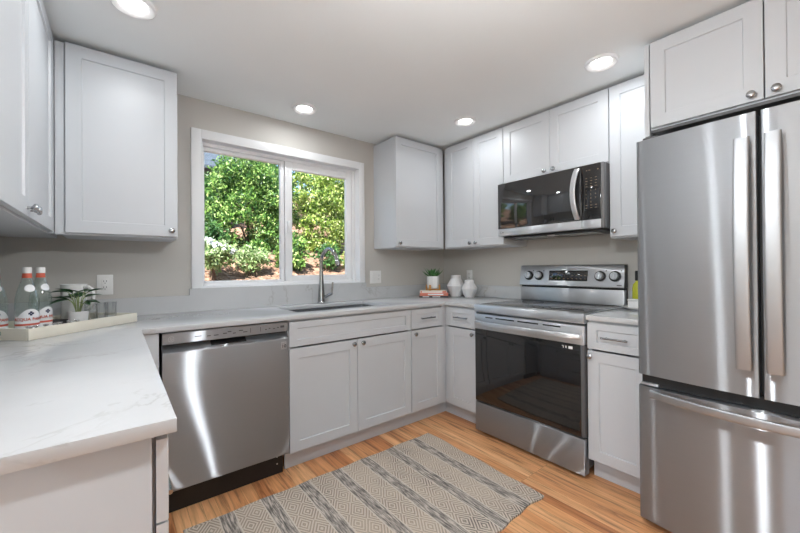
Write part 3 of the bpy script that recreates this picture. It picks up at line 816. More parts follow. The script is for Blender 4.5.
# ---------------------------------------------------------------- microwave
def microwave():
    y0, y1 = -1.7365, -.9785; z0, z1 = 1.424, 1.818; xf = -.40
    t = thing('over_range_microwave', 'stainless and black glass microwave mounted over the stove', 'microwave', (-.2, (y0+y1)/2, z0))
    m = MB(); m.box(-.36, -.004, y0, y1, z0, z1+.003); m.build('body', 'dark_side', t)
    yd = -1.603   # door edge
    m = MB(); m.box(xf, -.361, yd, y1, 1.480, z1+.002, .002); d = m.build('door', 'mirror_glass', t)
    m = MB(); m.box(xf-.001, -.361, yd, y1, z0+.002, 1.4785, .002); m.build('door_band', 'stainless_bright', d)
    m = MB(); m.box(xf, -.361, y0+.018, yd-.0025, 1.480, z1+.002, .002); c = m.build('control_panel', 'black_glass', t)
    m = MB(); m.box(xf-.001, -.361, y0+.018, yd-.0025, z0+.002, 1.4785, .002); m.build('panel_band', 'stainless_bright', c)
    m = MB(); m.box(-.398, -.361, y0, y0+.0165, z0, z1+.002, .001); m.build('side_trim', 'grey_trim', t)
    m = MB(); m.box(xf-.0008, -.37, y0+.018, y1, z1+.0025, z1+.007, .001); m.build('top_trim', 'stainless_bright', t)
    pts = [(-.408 - .040*math.sin(PI*k/14)**.7, -1.583 + .012*math.sin(PI*k/14), 1.490 + (1.805-1.490)*k/14) for k in range(15)]
    m = MB(); m.tube(pts, .01, 16, flat=(.016, .007, (0, 1, 0)))
    for z in (1.496, 1.799): m.box(-.412, -.3995, -1.592, -1.570, z-.010, z+.010, .002)
    m.build('door_handle', 'stainless_bright', d)
    m = MB(); rnd = random.Random(7)
    rows = [1.735, 1.718, 1.701, 1.684]
    for r, z in enumerate(rows):
        for k in range(3): m = MB(); m.box(xf-.0006, xf+.001, -1.634-k*.028-.007-.002*(r % 2), -1.634-k*.028+.004, z, z+.0024); m.build('key_label', 'mark_amber', c)
    for z in (1.568, 1.551):
        for k in range(3): m = MB(); m.box(xf-.0006, xf+.001, -1.634-k*.028-.007, -1.634-k*.028+.004, z, z+.0024); m.build('key_label', 'mark_amber', c)
    i = 0
    for r, row in enumerate(('123', '456', '789', ' 0 ')):
        for k, ch in enumerate(row):
            if ch != ' ': text('key_digit', ch, .013, (xf-.0004, -1.634-k*.028, 1.660-r*.024), (0, -1, 0), (0, 0, 1), 'mark_amber', c)
    m = MB(); m.box(xf-.0006, xf+.001, -1.708, -1.700, 1.780, 1.787); m.box(xf-.0006, xf+.001, -1.66, -1.65, 1.783, 1.787); m.box(xf-.0006, xf+.001, -1.642, -1.634, 1.783, 1.787); m.build('display_marks', 'mark_amber', c)
    m = MB(); cx, cz = -1.005, 1.451
    m.tube([(xf-.0012, cx-.007*math.cos(a), cz+.007*math.sin(a)) for a in [math.radians(20+k*20) for k in range(17)]], .0007, 6)
    m.box(xf-.0016, xf-.0005, cx-.022, cx-.013, cz-.003, cz+.003); m.build('round_logo', 'ink_grey', d)
    m = MB(); m.box(-.355, -.05, y0+.02, y1-.02, z0-.012, z0-.001, .003); b = m.build('vent_base', 'black_plastic', t)
    m = MB()
    for yc in (-1.20, -1.52):
        m.box(-.33, -.15, yc-.13, yc+.13, z0-.017, z0-.0125, .002)
    m.build('grease_filter', 'nickel', b)
    m = MB(); m.box(-.32, -.24, -1.40, -1.32, z0-.015, z0-.0125, .001); m.build('task_lamp', 'plate_white', b)
microwave()

# ---------------------------------------------------------------- refrigerator
def fridge():
    ya, yb = -2.0345, -2.8485; yc = -2.4415
    t = thing('refrigerator', 'stainless french-door refrigerator with bottom freezer, at the right edge', 'refrigerator', (-.4, yc, 0))
    m = MB(); m.box(-.715, -.05, yb+.004, ya-.004, .03, 1.742, .004); m.build('cabinet', 'dark_side', t)
    def xf(y): u = (y-yc)/((ya-yb)/2); return -.796 - .024*(1-u*u)
    def profile(a, b, ra, rb):   # a > b; plan outline with rounded outer corners
        pts = [(-.722, a), ]
        n = 18
        for k in range(n+1):
            y = a + (b-a)*k/n; x = xf(y); da = a-y; db = y-b
            if da < ra: x += ra - math.sqrt(max(0, ra*ra-(ra-da)**2))
            if db < rb: x += rb - math.sqrt(max(0, rb*rb-(rb-db)**2))
            pts.append((x, y))
        # denser corner points
        out = [(-.722, a)]
        ys = [a - ra*(1-math.cos(math.radians(th))) for th in range(0, 91, 15)] + [a-ra + (b+rb-a+ra)*k/10 for k in range(1, 10)] + [b + rb*(1-math.cos(math.radians(th))) for th in range(90, -1, -15)]
        for y in ys:
            x = xf(y); da = a-y; db = y-b
            if da < ra: x += ra - math.sqrt(max(0, ra*ra-(ra-da)**2))
            if db < rb: x += rb - math.sqrt(max(0, rb*rb-(rb-db)**2))
            out.append((x, y))
        out.append((-.722, b)); return out
    def handle(y, d):
        pts = []
        for k in range(21):
            u = k/20; z = .80 + (1.665-.80)*u
            pts.append((-.853 - .030*(1-(2*u-1)**2), y, z))
        m = MB(); m.tube(pts, .01, 18, flat=(.0225, .0085, (0, 1, 0)))
        for z in (.83, 1.635): m.box(-.86, xf(y)+.006, y-.010, y+.010, z-.014, z+.014, .002)
        m.build('handle', 'handle_steel', d)
    m = MB(); m.prism(profile(ya, yc+.0055, .011, .004), 'z', .694, 1.764, .0015); d = m.build('door', 'stainless', t); handle(yc+.043, d)
    m = MB(); m.prism(profile(yc-.0055, yb, .004, .02), 'z', .694, 1.764, .0015); d = m.build('door', 'stainless', t); handle(yc-.039, d)
    m = MB(); m.prism(profile(ya, yb, .011, .011), 'z', .035, .640, .0015); d = m.build('freezer_drawer', 'stainless', t)
    pts = [(-.826 - .058*(1-(2*k/24-1)**2), ya-.055 + (yb-ya+.11)*k/24, .637-.018) for k in range(25)]
    m = MB(); m.tube(pts, .01, 18, flat=(.0175, .0075, (0, 0, 1)))
    for yy in (ya-.07, yb+.07): m.box(-.834, xf(yy)+.006, yy-.012, yy+.012, .606, .632, .002)
    m.build('handle', 'handle_steel', d)
    m = MB(); m.box(-.775, -.716, yb+.01, ya-.01, .642, .692); m.box(-.77, -.716, yc-.0045, yc+.0045, .70, 1.755); m.build('gasket', 'black_plastic', t)
    for y in (ya-.05, yb+.05):
        m = MB(); m.box(-.77, -.60, y-.03, y+.03, 1.7655, 1.782, .003); m.build('hinge_cover', 'dark_side', t)
    m = MB(); m.box(-.79, -.74, ya-.075, ya-.01, .6445, .655, .001); m.build('hinge', 'stainless_bright', t)
    m = MB(); m.box(-.75, -.716, yb+.01, ya-.01, .004, .0335); m.build('toe_grille', 'black_plastic', t)
    for y in (ya-.06, yb+.06):
        m = MB(); m.lathe([(.02, 0), (.02, .02), (.012, .029)], (-.2, y, .0005), n=14); m.build('foot', 'black_plastic', t)
fridge()

# ---------------------------------------------------------------- outlets and switch
def duplex(F, a, z, label, w=.072, h=.114, switch=False, name='wall_outlet', cat='outlet'):
    t = thing(name, label, cat, F(a, z, 0))
    m = MB(); F.box(m, a-w/2, a+w/2, z-h/2, z+h/2, .0005, .006, .002); p = m.build('cover_plate', 'plate_white', t)
    if switch:
        for k in (-1, 1):
            m = MB(); F.box(m, a+k*.031-.0165, a+k*.031+.0165, z-.034, z+.034, .0062, .0085, .001); q = m.build('rocker', 'plate_white', t)
            if k == 1:
                m = MB()
                for dz in (.016, -.016):
                    for da in (-.005, .005): F.box(m, a+.031+da-.001, a+.031+da+.001, z+dz-.004, z+dz+.004, .0086, .0089)
                    F.box(m, a+.031-.0018, a+.031+.0018, z+dz-.0105, z+dz-.0075, .0086, .0089)
                m.build('slots', 'ink_grey', q)
        return
    m = MB(); F.box(m, a-.0168, a+.0168, z-.034, z+.034, .0062, .008, .001); q = m.build('receptacle', 'porcelain', t)
    m = MB()
    for dz in (.017, -.017):
        for da in (-.006, .006): F.box(m, a+da-.0013, a+da+.0013, z+dz-.001, z+dz+.008, .0081, .0085)
        F.box(m, a-.0022, a+.0022, z+dz-.0095, z+dz-.005, .0081, .0085)
    m.build('slots', 'ink_grey', q)
WB = Face('back', 0.); WR = Face('right', 0.)
duplex(WB, -2.742, 1.106, 'white wall outlet to the left of the window, beside the jug')
duplex(WB, -.871, 1.111, 'wide white switch and outlet plate to the right of the window', w=.120, switch=True, name='switch_plate', cat='switch')
duplex(WR, -.352, 1.108, 'white wall outlet behind the white vases in the room corner')

# ---------------------------------------------------------------- tray and what stands in it
TC = Vector((-2.954, -.686, 0)); TA = Vector((.697, .717, 0)); TB = Vector((-.717, .697, 0))
TZ = CT + .0005
def tp(a, b, z=0.): return TC + TA*a + TB*b + Vector((0, 0, z))
TM = Matrix((TA, TB, Vector((0, 0, 1)))).transposed().to_4x4(); TM.translation = TC + Vector((0, 0, TZ))
def tray():
    L, D, H, w = .50, .34, .045, .011
    c = tp(L/2, D/2, TZ)
    t = thing('serving_tray', 'cream rectangular serving tray lying aslant on the left worktop', 'tray', c)
    m = MB(); m.box(w, L-w, w, D-w, 0, .008, mtx=TM); m.build('base', 'tray_inside', t)
    m = MB(); m.box(0, L, 0, w, 0, H, .002, mtx=TM); m.build('long_side', 'tray_paint', t)
    m = MB(); m.box(0, L, D-w, D, 0, H, .002, mtx=TM); m.build('long_side', 'tray_paint', t)
    for a0 in (0, L-w):   # ends with a slot to hold on to
        m = MB(); h0, h1 = D/2-.05, D/2+.05
        m.box(a0, a0+w, w, h0, 0, H, mtx=TM); m.box(a0, a0+w, h1, D-w, 0, H, mtx=TM); m.box(a0, a0+w, h0, h1, 0, .016, mtx=TM); m.box(a0, a0+w, h0, h1, .034, H, mtx=TM)
        m.build('slotted_end', 'tray_paint', t)
tray()
TF = TZ + .0085    # top of the tray floor

BPROF = [(.0300, 0), (.0355, .003), (.0365, .010), (.0368, .125), (.0360, .142), (.0325, .165), (.0265, .190), (.0200, .214), (.0150, .234), (.0128, .250), (.0126, .262)]
def bottle(a, b, label, yaw, chest='label_white'):
    p = tp(a, b, TF)
    t = thing('water_bottle', label, 'bottle', p, 'glass water bottles in the tray')
    m = MB(); m.lathe(BPROF, p, n=40); m.build('glass', 'bottle_glass', t, deg=60)
    m = MB(); m.lathe([(.0142, .2505), (.0148, .252), (.0148, .271), (.0138, .275), (.001, .2755)], p, n=30, cap=False); m.build('cap', 'plate_white', t)
    m = MB(); m.lathe([(.0158, .231), (.0140, .246), (.0146, .250)], p, n=30, cap=False); m.build('neck_band', 'label_red', t)
    # curved paper labels; yaw is the direction the label faces
    def arc(r, z0f, z1f, half, name, material, par, n=30, rad=None):
        b_ = bmesh.new(); lo = []; hi = []
        for k in range(n+1):
            u = -1+2*k/n; th = yaw + half*u
            za, zb = z0f(u), z1f(u)
            ra = (rad(za) if rad else r); rb = (rad(zb) if rad else r)
            lo.append(b_.verts.new(p + Vector((ra*math.cos(th), ra*math.sin(th), za)))); hi.append(b_.verts.new(p + Vector((rb*math.cos(th), rb*math.sin(th), zb))))
        for k in range(n): b_.faces.new((lo[k], lo[k+1], hi[k+1], hi[k]))
        mm = MB(); mm._merge(b_, False); return mm.build(name, material, par)
    lab = arc(.0371, lambda u: .018, lambda u: .074 + .030*max(0, math.cos(u*2.2)) , 1.55, 'front_label', 'label_white', t)
    arc(.0375, lambda u: .036, lambda u: .044, 1.55, 'label_stripe', 'label_red', lab)
    def pr(z):
        for (r0, h0), (r1, h1) in zip(BPROF, BPROF[1:]):
            if h0 <= z <= h1: return r0+(r1-r0)*(z-h0)/(h1-h0)+.0009
        return .02
    arc(0, lambda u: .190-.016*math.sqrt(max(0, 1-u*u)), lambda u: .190+.014*math.sqrt(max(0, 1-u*u)), .62, 'shoulder_label', chest, t, rad=pr)
    # lettering wrapped round the label
    def wrap(mb, r):
        for v in mb.bm.verts:
            x, z, d = v.co.x, v.co.z, v.co.y; th = yaw + x/r; rr = r + d
            v.co = p + Vector((rr*math.cos(th), rr*math.sin(th), z))
        return mb
    mb = text('brand_text', 'ACQUA PANNA', .0155, (0, 0, .061), (1, 0, 0), (0, 0, 1), None, None, bold=.0006)
    for v in mb.bm.verts: v.co.y = abs(v.co.y)
    wrap(mb, .0374).build('label_lettering', 'label_red', lab)
    mb = MB()
    for dx, dz in ((0, .005), (0, -.005), (.005, 0), (-.005, 0)): mb.box(dx-.0036, dx+.0036, 0, .0003, .085+dz-.0036, .085+dz+.0036)
    wrap(mb, .0374).build('label_emblem', 'ink_navy', lab)
    return t
cam_yaw = math.radians(-78)
bottle(.10, .135, 'glass water bottle with white label, foremost of the pair in the tray', cam_yaw+.25)
bottle(.178, .168, 'glass water bottle half hidden behind the foremost bottle in the tray', cam_yaw+.55)
bottle(.055, .225, 'glass water bottle cut off by the left edge of the photo', cam_yaw+.15)

def pothos(p, par, n, spread, rise, seed, L=.07, Wd=.028):
    rnd = random.Random(seed)
    stems = MB(); k = 0
    for i in range(n):
        az = 2*PI*i/n + rnd.uniform(-.3, .3); r = spread*rnd.uniform(.55, 1.0); h = rise*rnd.uniform(.45, 1.1)
        q0 = p + Vector((math.cos(az)*.008, math.sin(az)*.008, 0)); q2 = p + Vector((math.cos(az)*r, math.sin(az)*r, h)); q1 = p + Vector((math.cos(az)*r*.45, math.sin(az)*r*.45, h*.85))
        pts = [q0*(1-u)**2 + q1*2*u*(1-u) + q2*u*u for u in (0, .25, .5, .75, 1)]
        stems.tube(pts, .0016, 6)
        # pointed, folded leaf blade
        d = (pts[-1]-pts[-2]); d.z *= .4; d = d.normalized(); d.z -= rnd.uniform(-.1, .35); d.normalize()
        s = d.cross(Vector((0, 0, 1))).normalized(); up = s.cross(d)
        ll = L*rnd.uniform(.75, 1.15); b = bmesh.new(); rows = []
        for j in range(8):
            u = j/7; wv = Wd/2*math.sin(PI*min(1, u**.75))*(1 if u < .98 else 0)+.0004
            c = q2 + d*(ll*u) - up*(.35*ll*u*u)*.5
            rows.append([b.verts.new(c - s*wv + up*wv*.35), b.verts.new(c), b.verts.new(c + s*wv + up*wv*.35)])
        for a, c in zip(rows, rows[1:]):
            for e in range(2): b.faces.new((a[e], a[e+1], c[e+1], c[e]))
        mm = MB(); mm._merge(b, False); o = mm.build('leaf', 'leaf_dark', par, deg=80)
        sd = o.modifiers.new('thick', 'SOLIDIFY'); sd.thickness = .0006
    stems.build('stems', 'stem_green', par)
def tray_plant():
    p = tp(.292, .112, TF)
    t = thing('potted_plant', 'small green leafy plant in a pale square pot in the tray', 'potted plant', p)
    X = Matrix.Rotation(math.radians(20), 4, 'Z'); X.translation = p
    m = MB(); m.lathe([(.030, 0), (.032, .004), (.0375, .066), (.0375, .070), (.034, .070), (.0335, .062), (.001, .062)], p, n=32, cap=False)
    m.build('pot', 'matt_white_ceramic', t)
    m = MB(); m.lathe([(.0335, .058), (.0335, .0635), (.015, .066), (.001, .0665)], p, n=24, cap=False); m.build('soil', 'soil', t)
    pothos(p + Vector((0, 0, .064)), t, 15, .040, .088, 11, .066, .042)
tray_plant()
def jug():
    p = tp(.392, .243, TF)
    t = thing('jug', 'white ceramic jug with a loop handle behind the tray plant', 'jug', p)
    m = MB(); m.lathe([(.047, 0), (.050, .004), (.050, .02), (.049, .10), (.049, .186), (.051, .192), (.0475, .1925), (.0455, .186), (.0455, .02), (.044, .006), (.001, .006)], p, n=44, cap=False)
    for v in m.bm.verts:   # pulled spout
        d = v.co - p
        if d.z > .16:
            k = (d.z-.16)/.032; ax = Vector((-.80, .60, 0)); c = (d.x*ax.x+d.y*ax.y)/.05
            if c > .6: v.co += ax*(c-.6)*.030*k
    m.build('body', 'porcelain', t)
    h = Vector((.80, -.55, 0)).normalized(); h = Vector((.79, -.61, 0))
    pts = [p + h*r + Vector((0, 0, z)) for r, z in ((.047, .176), (.068, .180), (.086, .168), (.093, .140), (.090, .105), (.078, .070), (.060, .050), (.047, .046))]
    m = MB(); m.tube(pts, .007, 12, flat=(.009, .006, (h.y, -h.x, 0))); m.build('handle', 'porcelain', t)
jug()
def tumbler(a, b, label):
    p = tp(a, b, TF)
    m = MB(); m.lathe([(.001, 0), (.022, 0), (.0235, .002), (.0255, .098), (.0249, .0985), (.0238, .098), (.0215, .012), (.001, .010)], p, n=32, cap=False)
    tag(m.build('drinking_glass', 'tumbler_glass', origin=p, deg=50), label, 'glass', 'clear tumblers in the tray')
tumbler(.358, .118, 'clear drinking glass right beside the tray plant')
tumbler(.409, .112, 'clear drinking glass in the middle of the row of three')
tumbler(.455, .108, 'clear drinking glass at the right end of the tray')
def napkins():
    p = tp(.205, .075, TF)
    t = None
    m = MB()
    for k, (rot, z) in enumerate(((.1, .0), (.28, .0075), (-.05, .015))):
        X = TM @ Matrix.Translation((.262, .225, .0085+z)) @ Matrix.Rotation(rot, 4, 'Z')
        m.box(-.05, .05, -.045, .045, .0004, .007, .0025, mtx=X)
    X = TM @ Matrix.Translation((.262, .225, .0085+.0225)) @ Matrix.Rotation(.35, 4, 'Z')
    m.prism([(-.05, .0004), (.05, .0004), (.048, .006), (0, .012), (-.048, .018)], 'y', -.045, .045, .001, mtx=X)
    tag(m.build('napkin_stack', 'napkin_grey'), 'dark grey folded napkins lying in the tray behind the bottles', 'napkins')
napkins()
def candies():
    rnd = random.Random(4)
    spots = [(.045, .050, 0), (.075, .062, 0), (.060, .082, 0), (.105, .055, 0), (.135, .046, 0), (.165, .060, 0), (.195, .048, 0), (.225, .045, 0)]
    for i, (a, b, z) in enumerate(spots):
        p = tp(a, b, TF+z)
        m = MB(); n = 12
        prof = [(.001, 0), (.010, .0005), (.0145, .008), (.0125, .018), (.006, .025), (.0035, .028), (.009, .037), (.0075, .039), (.001, .030)]
        m.lathe(prof, p, n=14, cap=False)
        for v in m.bm.verts:
            d = v.co-p; d.z = 0
            if d.length > .002: v.co += d*rnd.uniform(-.25, .25)
        o = m.build('foil_candy', 'foil', origin=p, deg=10)
        tag(o, 'small silver foil-wrapped candy along the front of the tray', 'candy', 'foil candies in the tray')
candies()

# ---------------------------------------------------------------- room corner: books, plant, vases
BR = math.radians(-44)
def book(c, w, d, z0, h, material, label, rot, patch=None):
    X = Matrix.Translation((c[0], c[1], z0)) @ Matrix.Rotation(rot, 4, 'Z')
    t = thing('book', label, 'book', (c[0], c[1], z0), 'books under the corner plant')
    e = .0025
    m = MB(); m.prism([(-w/2, 0), (w/2, 0), (w/2, e), (-w/2, e)], 'z', 0, e) if False else None
    m = MB()   # cover: spine faces the room
    m.box(-w/2, w/2, -d/2, d/2, 0, e, .0006, mtx=X); m.box(-w/2, w/2, -d/2, d/2, h-e, h, .0006, mtx=X); m.box(-w/2, w/2, -d/2-.0008, -d/2+.004, 0, h, .001, mtx=X)
    m.build('cover', material, t)
    m = MB(); m.box(-w/2+.004, w/2-.004, -d/2+.0045, d/2-.004, e+.0002, h-e-.0002, mtx=X); m.build('pages', 'paper_cream', t)
    if patch:
        m = MB()
        for x0, x1, z_0, z_1 in patch[1]: m.box(x0, x1, -d/2-.0014, -d/2-.0009, z_0*h, z_1*h, mtx=X)
        m.build('spine_title', patch[0], t)
cx, cy = -.372, -.232
book((cx, cy), .262, .19, CT+.0005, .014, 'book_dark', 'thin dark book at the bottom of the corner pile', BR, ('label_white', [(-.10, -.04, .3, .75), (-.01, .06, .3, .75)]))
book((cx+.002, cy), .258, .185, CT+.015, .026, 'book_coral', 'coral red book in the middle of the corner pile', BR+.02, ('label_white', [(-.055, .085, .28, .72)]))
book((cx-.002, cy+.002), .245, .18, CT+.0415, .020, 'book_cream', 'cream coloured book on top of the corner pile', BR-.03, ('book_coral', [(-.112, -.10, .1, .9), (.085, .118, .1, .9)]))
def corner_plant():
    z = CT + .062; p = Vector((cx-.005, cy+.002, z))
    t = thing('potted_succulent', 'green spiky succulent in a white pot on a wooden stand, standing on the books', 'potted plant', p)
    m = MB(); m.lathe([(.040, .014), (.050, .018), (.057, .045), (.059, .128), (.0575, .131), (.054, .128), (.053, .11), (.001, .11)], p, n=8, cap=False)
    m.build('pot', 'porcelain', t, deg=30)
    m = MB(); m.lathe([(.053, .108), (.052, .115), (.001, .118)], p, n=24, cap=False); m.build('soil', 'soil', t)
    m = MB()
    for k in range(4):
        a = math.radians(45*k*2+22); X = Matrix.Translation(p) @ Matrix.Rotation(a, 4, 'Z')
        m.prism([(.060, 0), (.072, 0), (.070, .052), (.061, .052)], 'y', -.008, .008, .001, mtx=X)
    for k in range(2):
        X = Matrix.Translation(p) @ Matrix.Rotation(math.radians(22+90*k), 4, 'Z'); m.box(-.066, .066, -.007, .007, .002, .0125, .001, mtx=X)
    m.build('wooden_stand', 'oak_stand', t)
    rnd = random.Random(9); k = 0
    for ring, (n, tilt, L) in enumerate(((12, 1.32, .125), (9, .92, .115), (6, .40, .09))):
        for i in range(n):
            az = 2*PI*(i+.5*(ring % 2))/n + rnd.uniform(-.15, .15); tl = tilt*rnd.uniform(.9, 1.1); l = L*rnd.uniform(.85, 1.15)
            pts = []; rr = []
            for j in range(6):
                u = j/5; a = tl*(1 - .25*u)
                pts.append(p + Vector((math.cos(az)*math.sin(a)*l*u, math.sin(az)*math.sin(a)*l*u, .114 + math.cos(a)*l*u)))
            m = MB(); b = bmesh.new(); rows = []
            s = Vector((-math.sin(az), math.cos(az), 0))
            for j, q in enumerate(pts):
                wv = (.0105, .0125, .0115, .0085, .0048, .0006)[j]; up = Vector((math.cos(az)*-math.cos(tl), math.sin(az)*-math.cos(tl), math.sin(tl)))
                rows.append([b.verts.new(q-s*wv+up*wv*.4), b.verts.new(q-up*wv*.35), b.verts.new(q+s*wv+up*wv*.4), b.verts.new(q+up*wv*.2)])
            for a_, c_ in zip(rows, rows[1:]):
                for e in range(4): b.faces.new((a_[e], a_[(e+1) % 4], c_[(e+1) % 4], c_[e]))
            b.faces.new(rows[0]); b.faces.new(rows[-1])
            m._merge(b); m.build('leaf', 'leaf_green', t, deg=50)
corner_plant()
def vase(x, y, h, r, label):
    p = Vector((x, y, CT+.0005))
    prof = [(.001, 0), (.52*r, 0), (.57*r, .012*h), (.97*r, .46*h), (1.0*r, .50*h), (.97*r, .54*h), (.60*r, .82*h), (.57*r, .85*h), (.57*r, .985*h), (.54*r, h), (.49*r, .985*h), (.49*r, .84*h), (.85*r, .50*h), (.45*r, .04*h), (.001, .03*h)]
    m = MB(); m.lathe(prof, p, n=12, cap=False)
    # turned facets: a faint twist of the belly
    for v in m.bm.verts:
        d = v.co-p; a = .26*math.sin(PI*min(1, max(0, d.z/h))); v.co = p + Vector((d.x*math.cos(a)-d.y*math.sin(a), d.x*math.sin(a)+d.y*math.cos(a), d.z))
    tag(m.build('vase', 'matt_white_ceramic', origin=p, deg=22), label, 'vase', 'white ceramic vases in the corner')
vase(-.195, -.350, .200, .085, 'larger white faceted vase, left of the two in the corner')
vase(-.200, -.517, .158, .073, 'smaller white faceted vase, right of the two in the corner')

# ---------------------------------------------------------------- by the refrigerator: dish, box, oil
def by_fridge():
    p = Vector((-.128, -1.842, CT+.0005))
    m = MB(); m.lathe([(.001, .0), (.07, .0), (.083, .004), (.101, .014), (.1035, .017), (.099, .0175), (.083, .008), (.001, .006)], p, n=36, cap=False)
    tag(m.build('dish', 'porcelain', origin=p), 'shallow white dish on the small worktop beside the stove', 'dish')
    q = p + Vector((-.052, .020, .0085)); t = thing('butter_box', 'white lidded box standing in the shallow dish by the refrigerator', 'box', q)
    m = MB(); m.box(q.x-.022, q.x+.022, q.y-.034, q.y+.034, q.z, q.z+.046, .006); m.build('box', 'porcelain', t)
    m = MB(); m.box(q.x-.024, q.x+.024, q.y-.036, q.y+.036, q.z+.0465, q.z+.058, .005); m.build('lid', 'porcelain', t)
    q = p + Vector((.036, .028, .0085)); t = thing('oil_bottle', 'yellow-green oil bottle with black cap at the edge of the refrigerator', 'bottle', q)
    m = MB(); m.lathe([(.001, 0), (.032, 0), (.034, .004), (.034, .120), (.030, .145), (.018, .160), (.0155, .170)], q, n=28); m.build('glass', 'oil_yellow', t)
    m = MB(); m.lathe([(.0165, .1705), (.0185, .172), (.0185, .230), (.016, .233), (.001, .2335)], q, n=24); m.build('cap', 'black_plastic', t)
by_fridge()

# ---------------------------------------------------------------- rug
def rug():
    x0, x1, y0, y1 = -2.452, -.945, -1.655, -.765
    b = bmesh.new(); nx, ny = 60, 36; V = []
    rnd = random.Random(2)
    for i in range(nx+1):
        row = []
        for j in range(ny+1):
            u, v = i/nx, j/ny
            x = x0+(x1-x0)*u; y = y0+(y1-y0)*v
            if j == 0: y += .006*math.sin(u*23)+.004*math.sin(u*57)
            if j == ny: y += .004*math.sin(u*31+1)
            if i in (0, nx): x += .004*math.sin(v*17)
            z = .0095 + .0012*math.sin(u*19+v*5)*math.sin(v*13)
            row.append(b.verts.new((x - (.02*(1-v) if i == nx else 0), y, z)))
        V.append(row)
    for i in range(nx):
        for j in range(ny): b.faces.new((V[i][j], V[i+1][j], V[i+1][j+1], V[i][j+1]))
    r = bmesh.ops.extrude_face_region(b, geom=list(b.faces))
    vs = [g for g in r['geom'] if isinstance(g, bmesh.types.BMVert)]
    for v in vs: v.co.z = .0006
    m = MB(); m._merge(b)
    tag(m.build('rug', 'rug_weave', deg=40), 'beige woven rug with grey stripes and diamonds on the wooden floor', 'rug')
rug()

# ---------------------------------------------------------------- garden beyond the window
def gz(y): return .25 + .335*(y-.6)
def ground():
    b = bmesh.new(); nx, ny = 40, 40; V = []; rnd = random.Random(8)
    for i in range(nx+1):
        V.append([b.verts.new((-9+20*i/nx, .17+14*j/ny, gz(.17+14*j/ny)+rnd.uniform(-.05, .05))) for j in range(ny+1)])
    for i in range(nx):
        for j in range(ny): b.faces.new((V[i][j], V[i+1][j], V[i+1][j+1], V[i][j+1]))
    r = bmesh.ops.extrude_face_region(b, geom=list(b.faces))
    for g in r['geom']:
        if isinstance(g, bmesh.types.BMVert): g.co.z -= .6
    m = MB(); m._merge(b); o = m.build('ground', 'bark_mulch'); o['kind'] = 'structure'
ground()
def leaf_mesh(name, centres, per, spread, L, Wd, seed, up_bias=.5):
    rg = np.random.default_rng(seed); C = np.repeat(np.array(centres, float), per, axis=0); n = len(C)
    off = rg.normal(size=(n, 3)); off /= np.linalg.norm(off, axis=1)[:, None]; off *= (rg.random(n)**.5)[:, None]*np.array(spread)
    P = C + off
    d = rg.normal(size=(n, 3)); d[:, 2] -= .35; d /= np.linalg.norm(d, axis=1)[:, None]
    nn = rg.normal(size=(n, 3)); nn[:, 2] += up_bias*2; nn -= d*(nn*d).sum(1)[:, None]; nn /= np.linalg.norm(nn, axis=1)[:, None]
    s = np.cross(d, nn); l = (L*rg.uniform(.6, 1.25, n))[:, None]; w = l*Wd/L/2
    v = np.stack([P, P+d*l*.45-s*w+nn*w*.45, P+d*l-nn*l*.12, P+d*l*.45+s*w+nn*w*.45], 1).reshape(-1, 3)
    i0 = np.arange(n)*4
    f = np.concatenate([np.stack([i0, i0+1, i0+2], 1), np.stack([i0, i0+2, i0+3], 1)], 0)
    me = bpy.data.meshes.new(name); me.from_pydata(v.tolist(), [], f.tolist()); me.update(); return me
def shrub(name, label, x, y, rad, zc, seed, material='shrub_leaves', clumps=70, per=45, L=.085, Wd=.042, cat='shrub', spread=.2, trunks=5, group=None, blooms=None):
    z0 = gz(y) if y > 0 else -.1; root = thing(name, label, cat, (x, y, z0-.02), group)
    rnd = random.Random(seed); cs = []
    for k in range(clumps):
        while True:
            q = Vector((rnd.uniform(-1, 1), rnd.uniform(-1, 1), rnd.uniform(-1, 1)))
            if .25 < q.length < 1: break
        cs.append((x+q.x*rad[0], y+q.y*rad[1], max(z0+.10, zc+q.z*rad[2])))
    me = leaf_mesh('foliage', cs, per, (spread, spread, spread*.8), L, Wd, seed)
    me.transform(Matrix.Translation(-Vector(root.location))); me.materials.append(M[material])
    o = bpy.data.objects.new('foliage', me); COL.objects.link(o); o.parent = root
    m = MB()
    for k in range(trunks):
        c = cs[rnd.randrange(len(cs))]; b0 = Vector((x+rnd.uniform(-.08, .08), y+rnd.uniform(-.08, .08), z0-.03)); e = Vector(c)
        mid = (b0+e)/2 + Vector((rnd.uniform(-.15, .15), rnd.uniform(-.1, .1), .15)); r0 = .02*max(.5, rad[2])
        m.tube([b0, b0*.5+mid*.5+Vector((0, 0, .05)), mid, mid*.4+e*.6, e], [r0, r0*.8, r0*.65, r0*.45, r0*.25], 7)
    m.build('branches', 'bark', root)
    if blooms:
        for c in blooms:
            mb = bpy.data.meshes.new('bloom')
            bm_ = leaf_mesh('bloom', [(x+c[0], y+c[1], z0+c[2])], 90, (c[3], c[3], c[3]*.75), .045, .04, seed+7)
            bm_.transform(Matrix.Translation(-Vector(root.location))); bm_.materials.append(M['petal_white'])
            ob = bpy.data.objects.new('bloom', bm_); COL.objects.link(ob); ob.parent = root
    return root
shrub('tall_shrub', 'tall dense green shrub filling the upper part of the left window pane', -.66, 4.5, (.80, .62, 1.12), 2.42, 21, clumps=190, per=60, L=.075, Wd=.036, spread=.15)
shrub('tall_shrub', 'tall yellow-green shrub filling the right window pane', .94, 4.6, (.70, .62, 1.2), 2.50, 22, 'shrub_leaves_yellow', clumps=210, per=60, L=.075, Wd=.036, spread=.15)
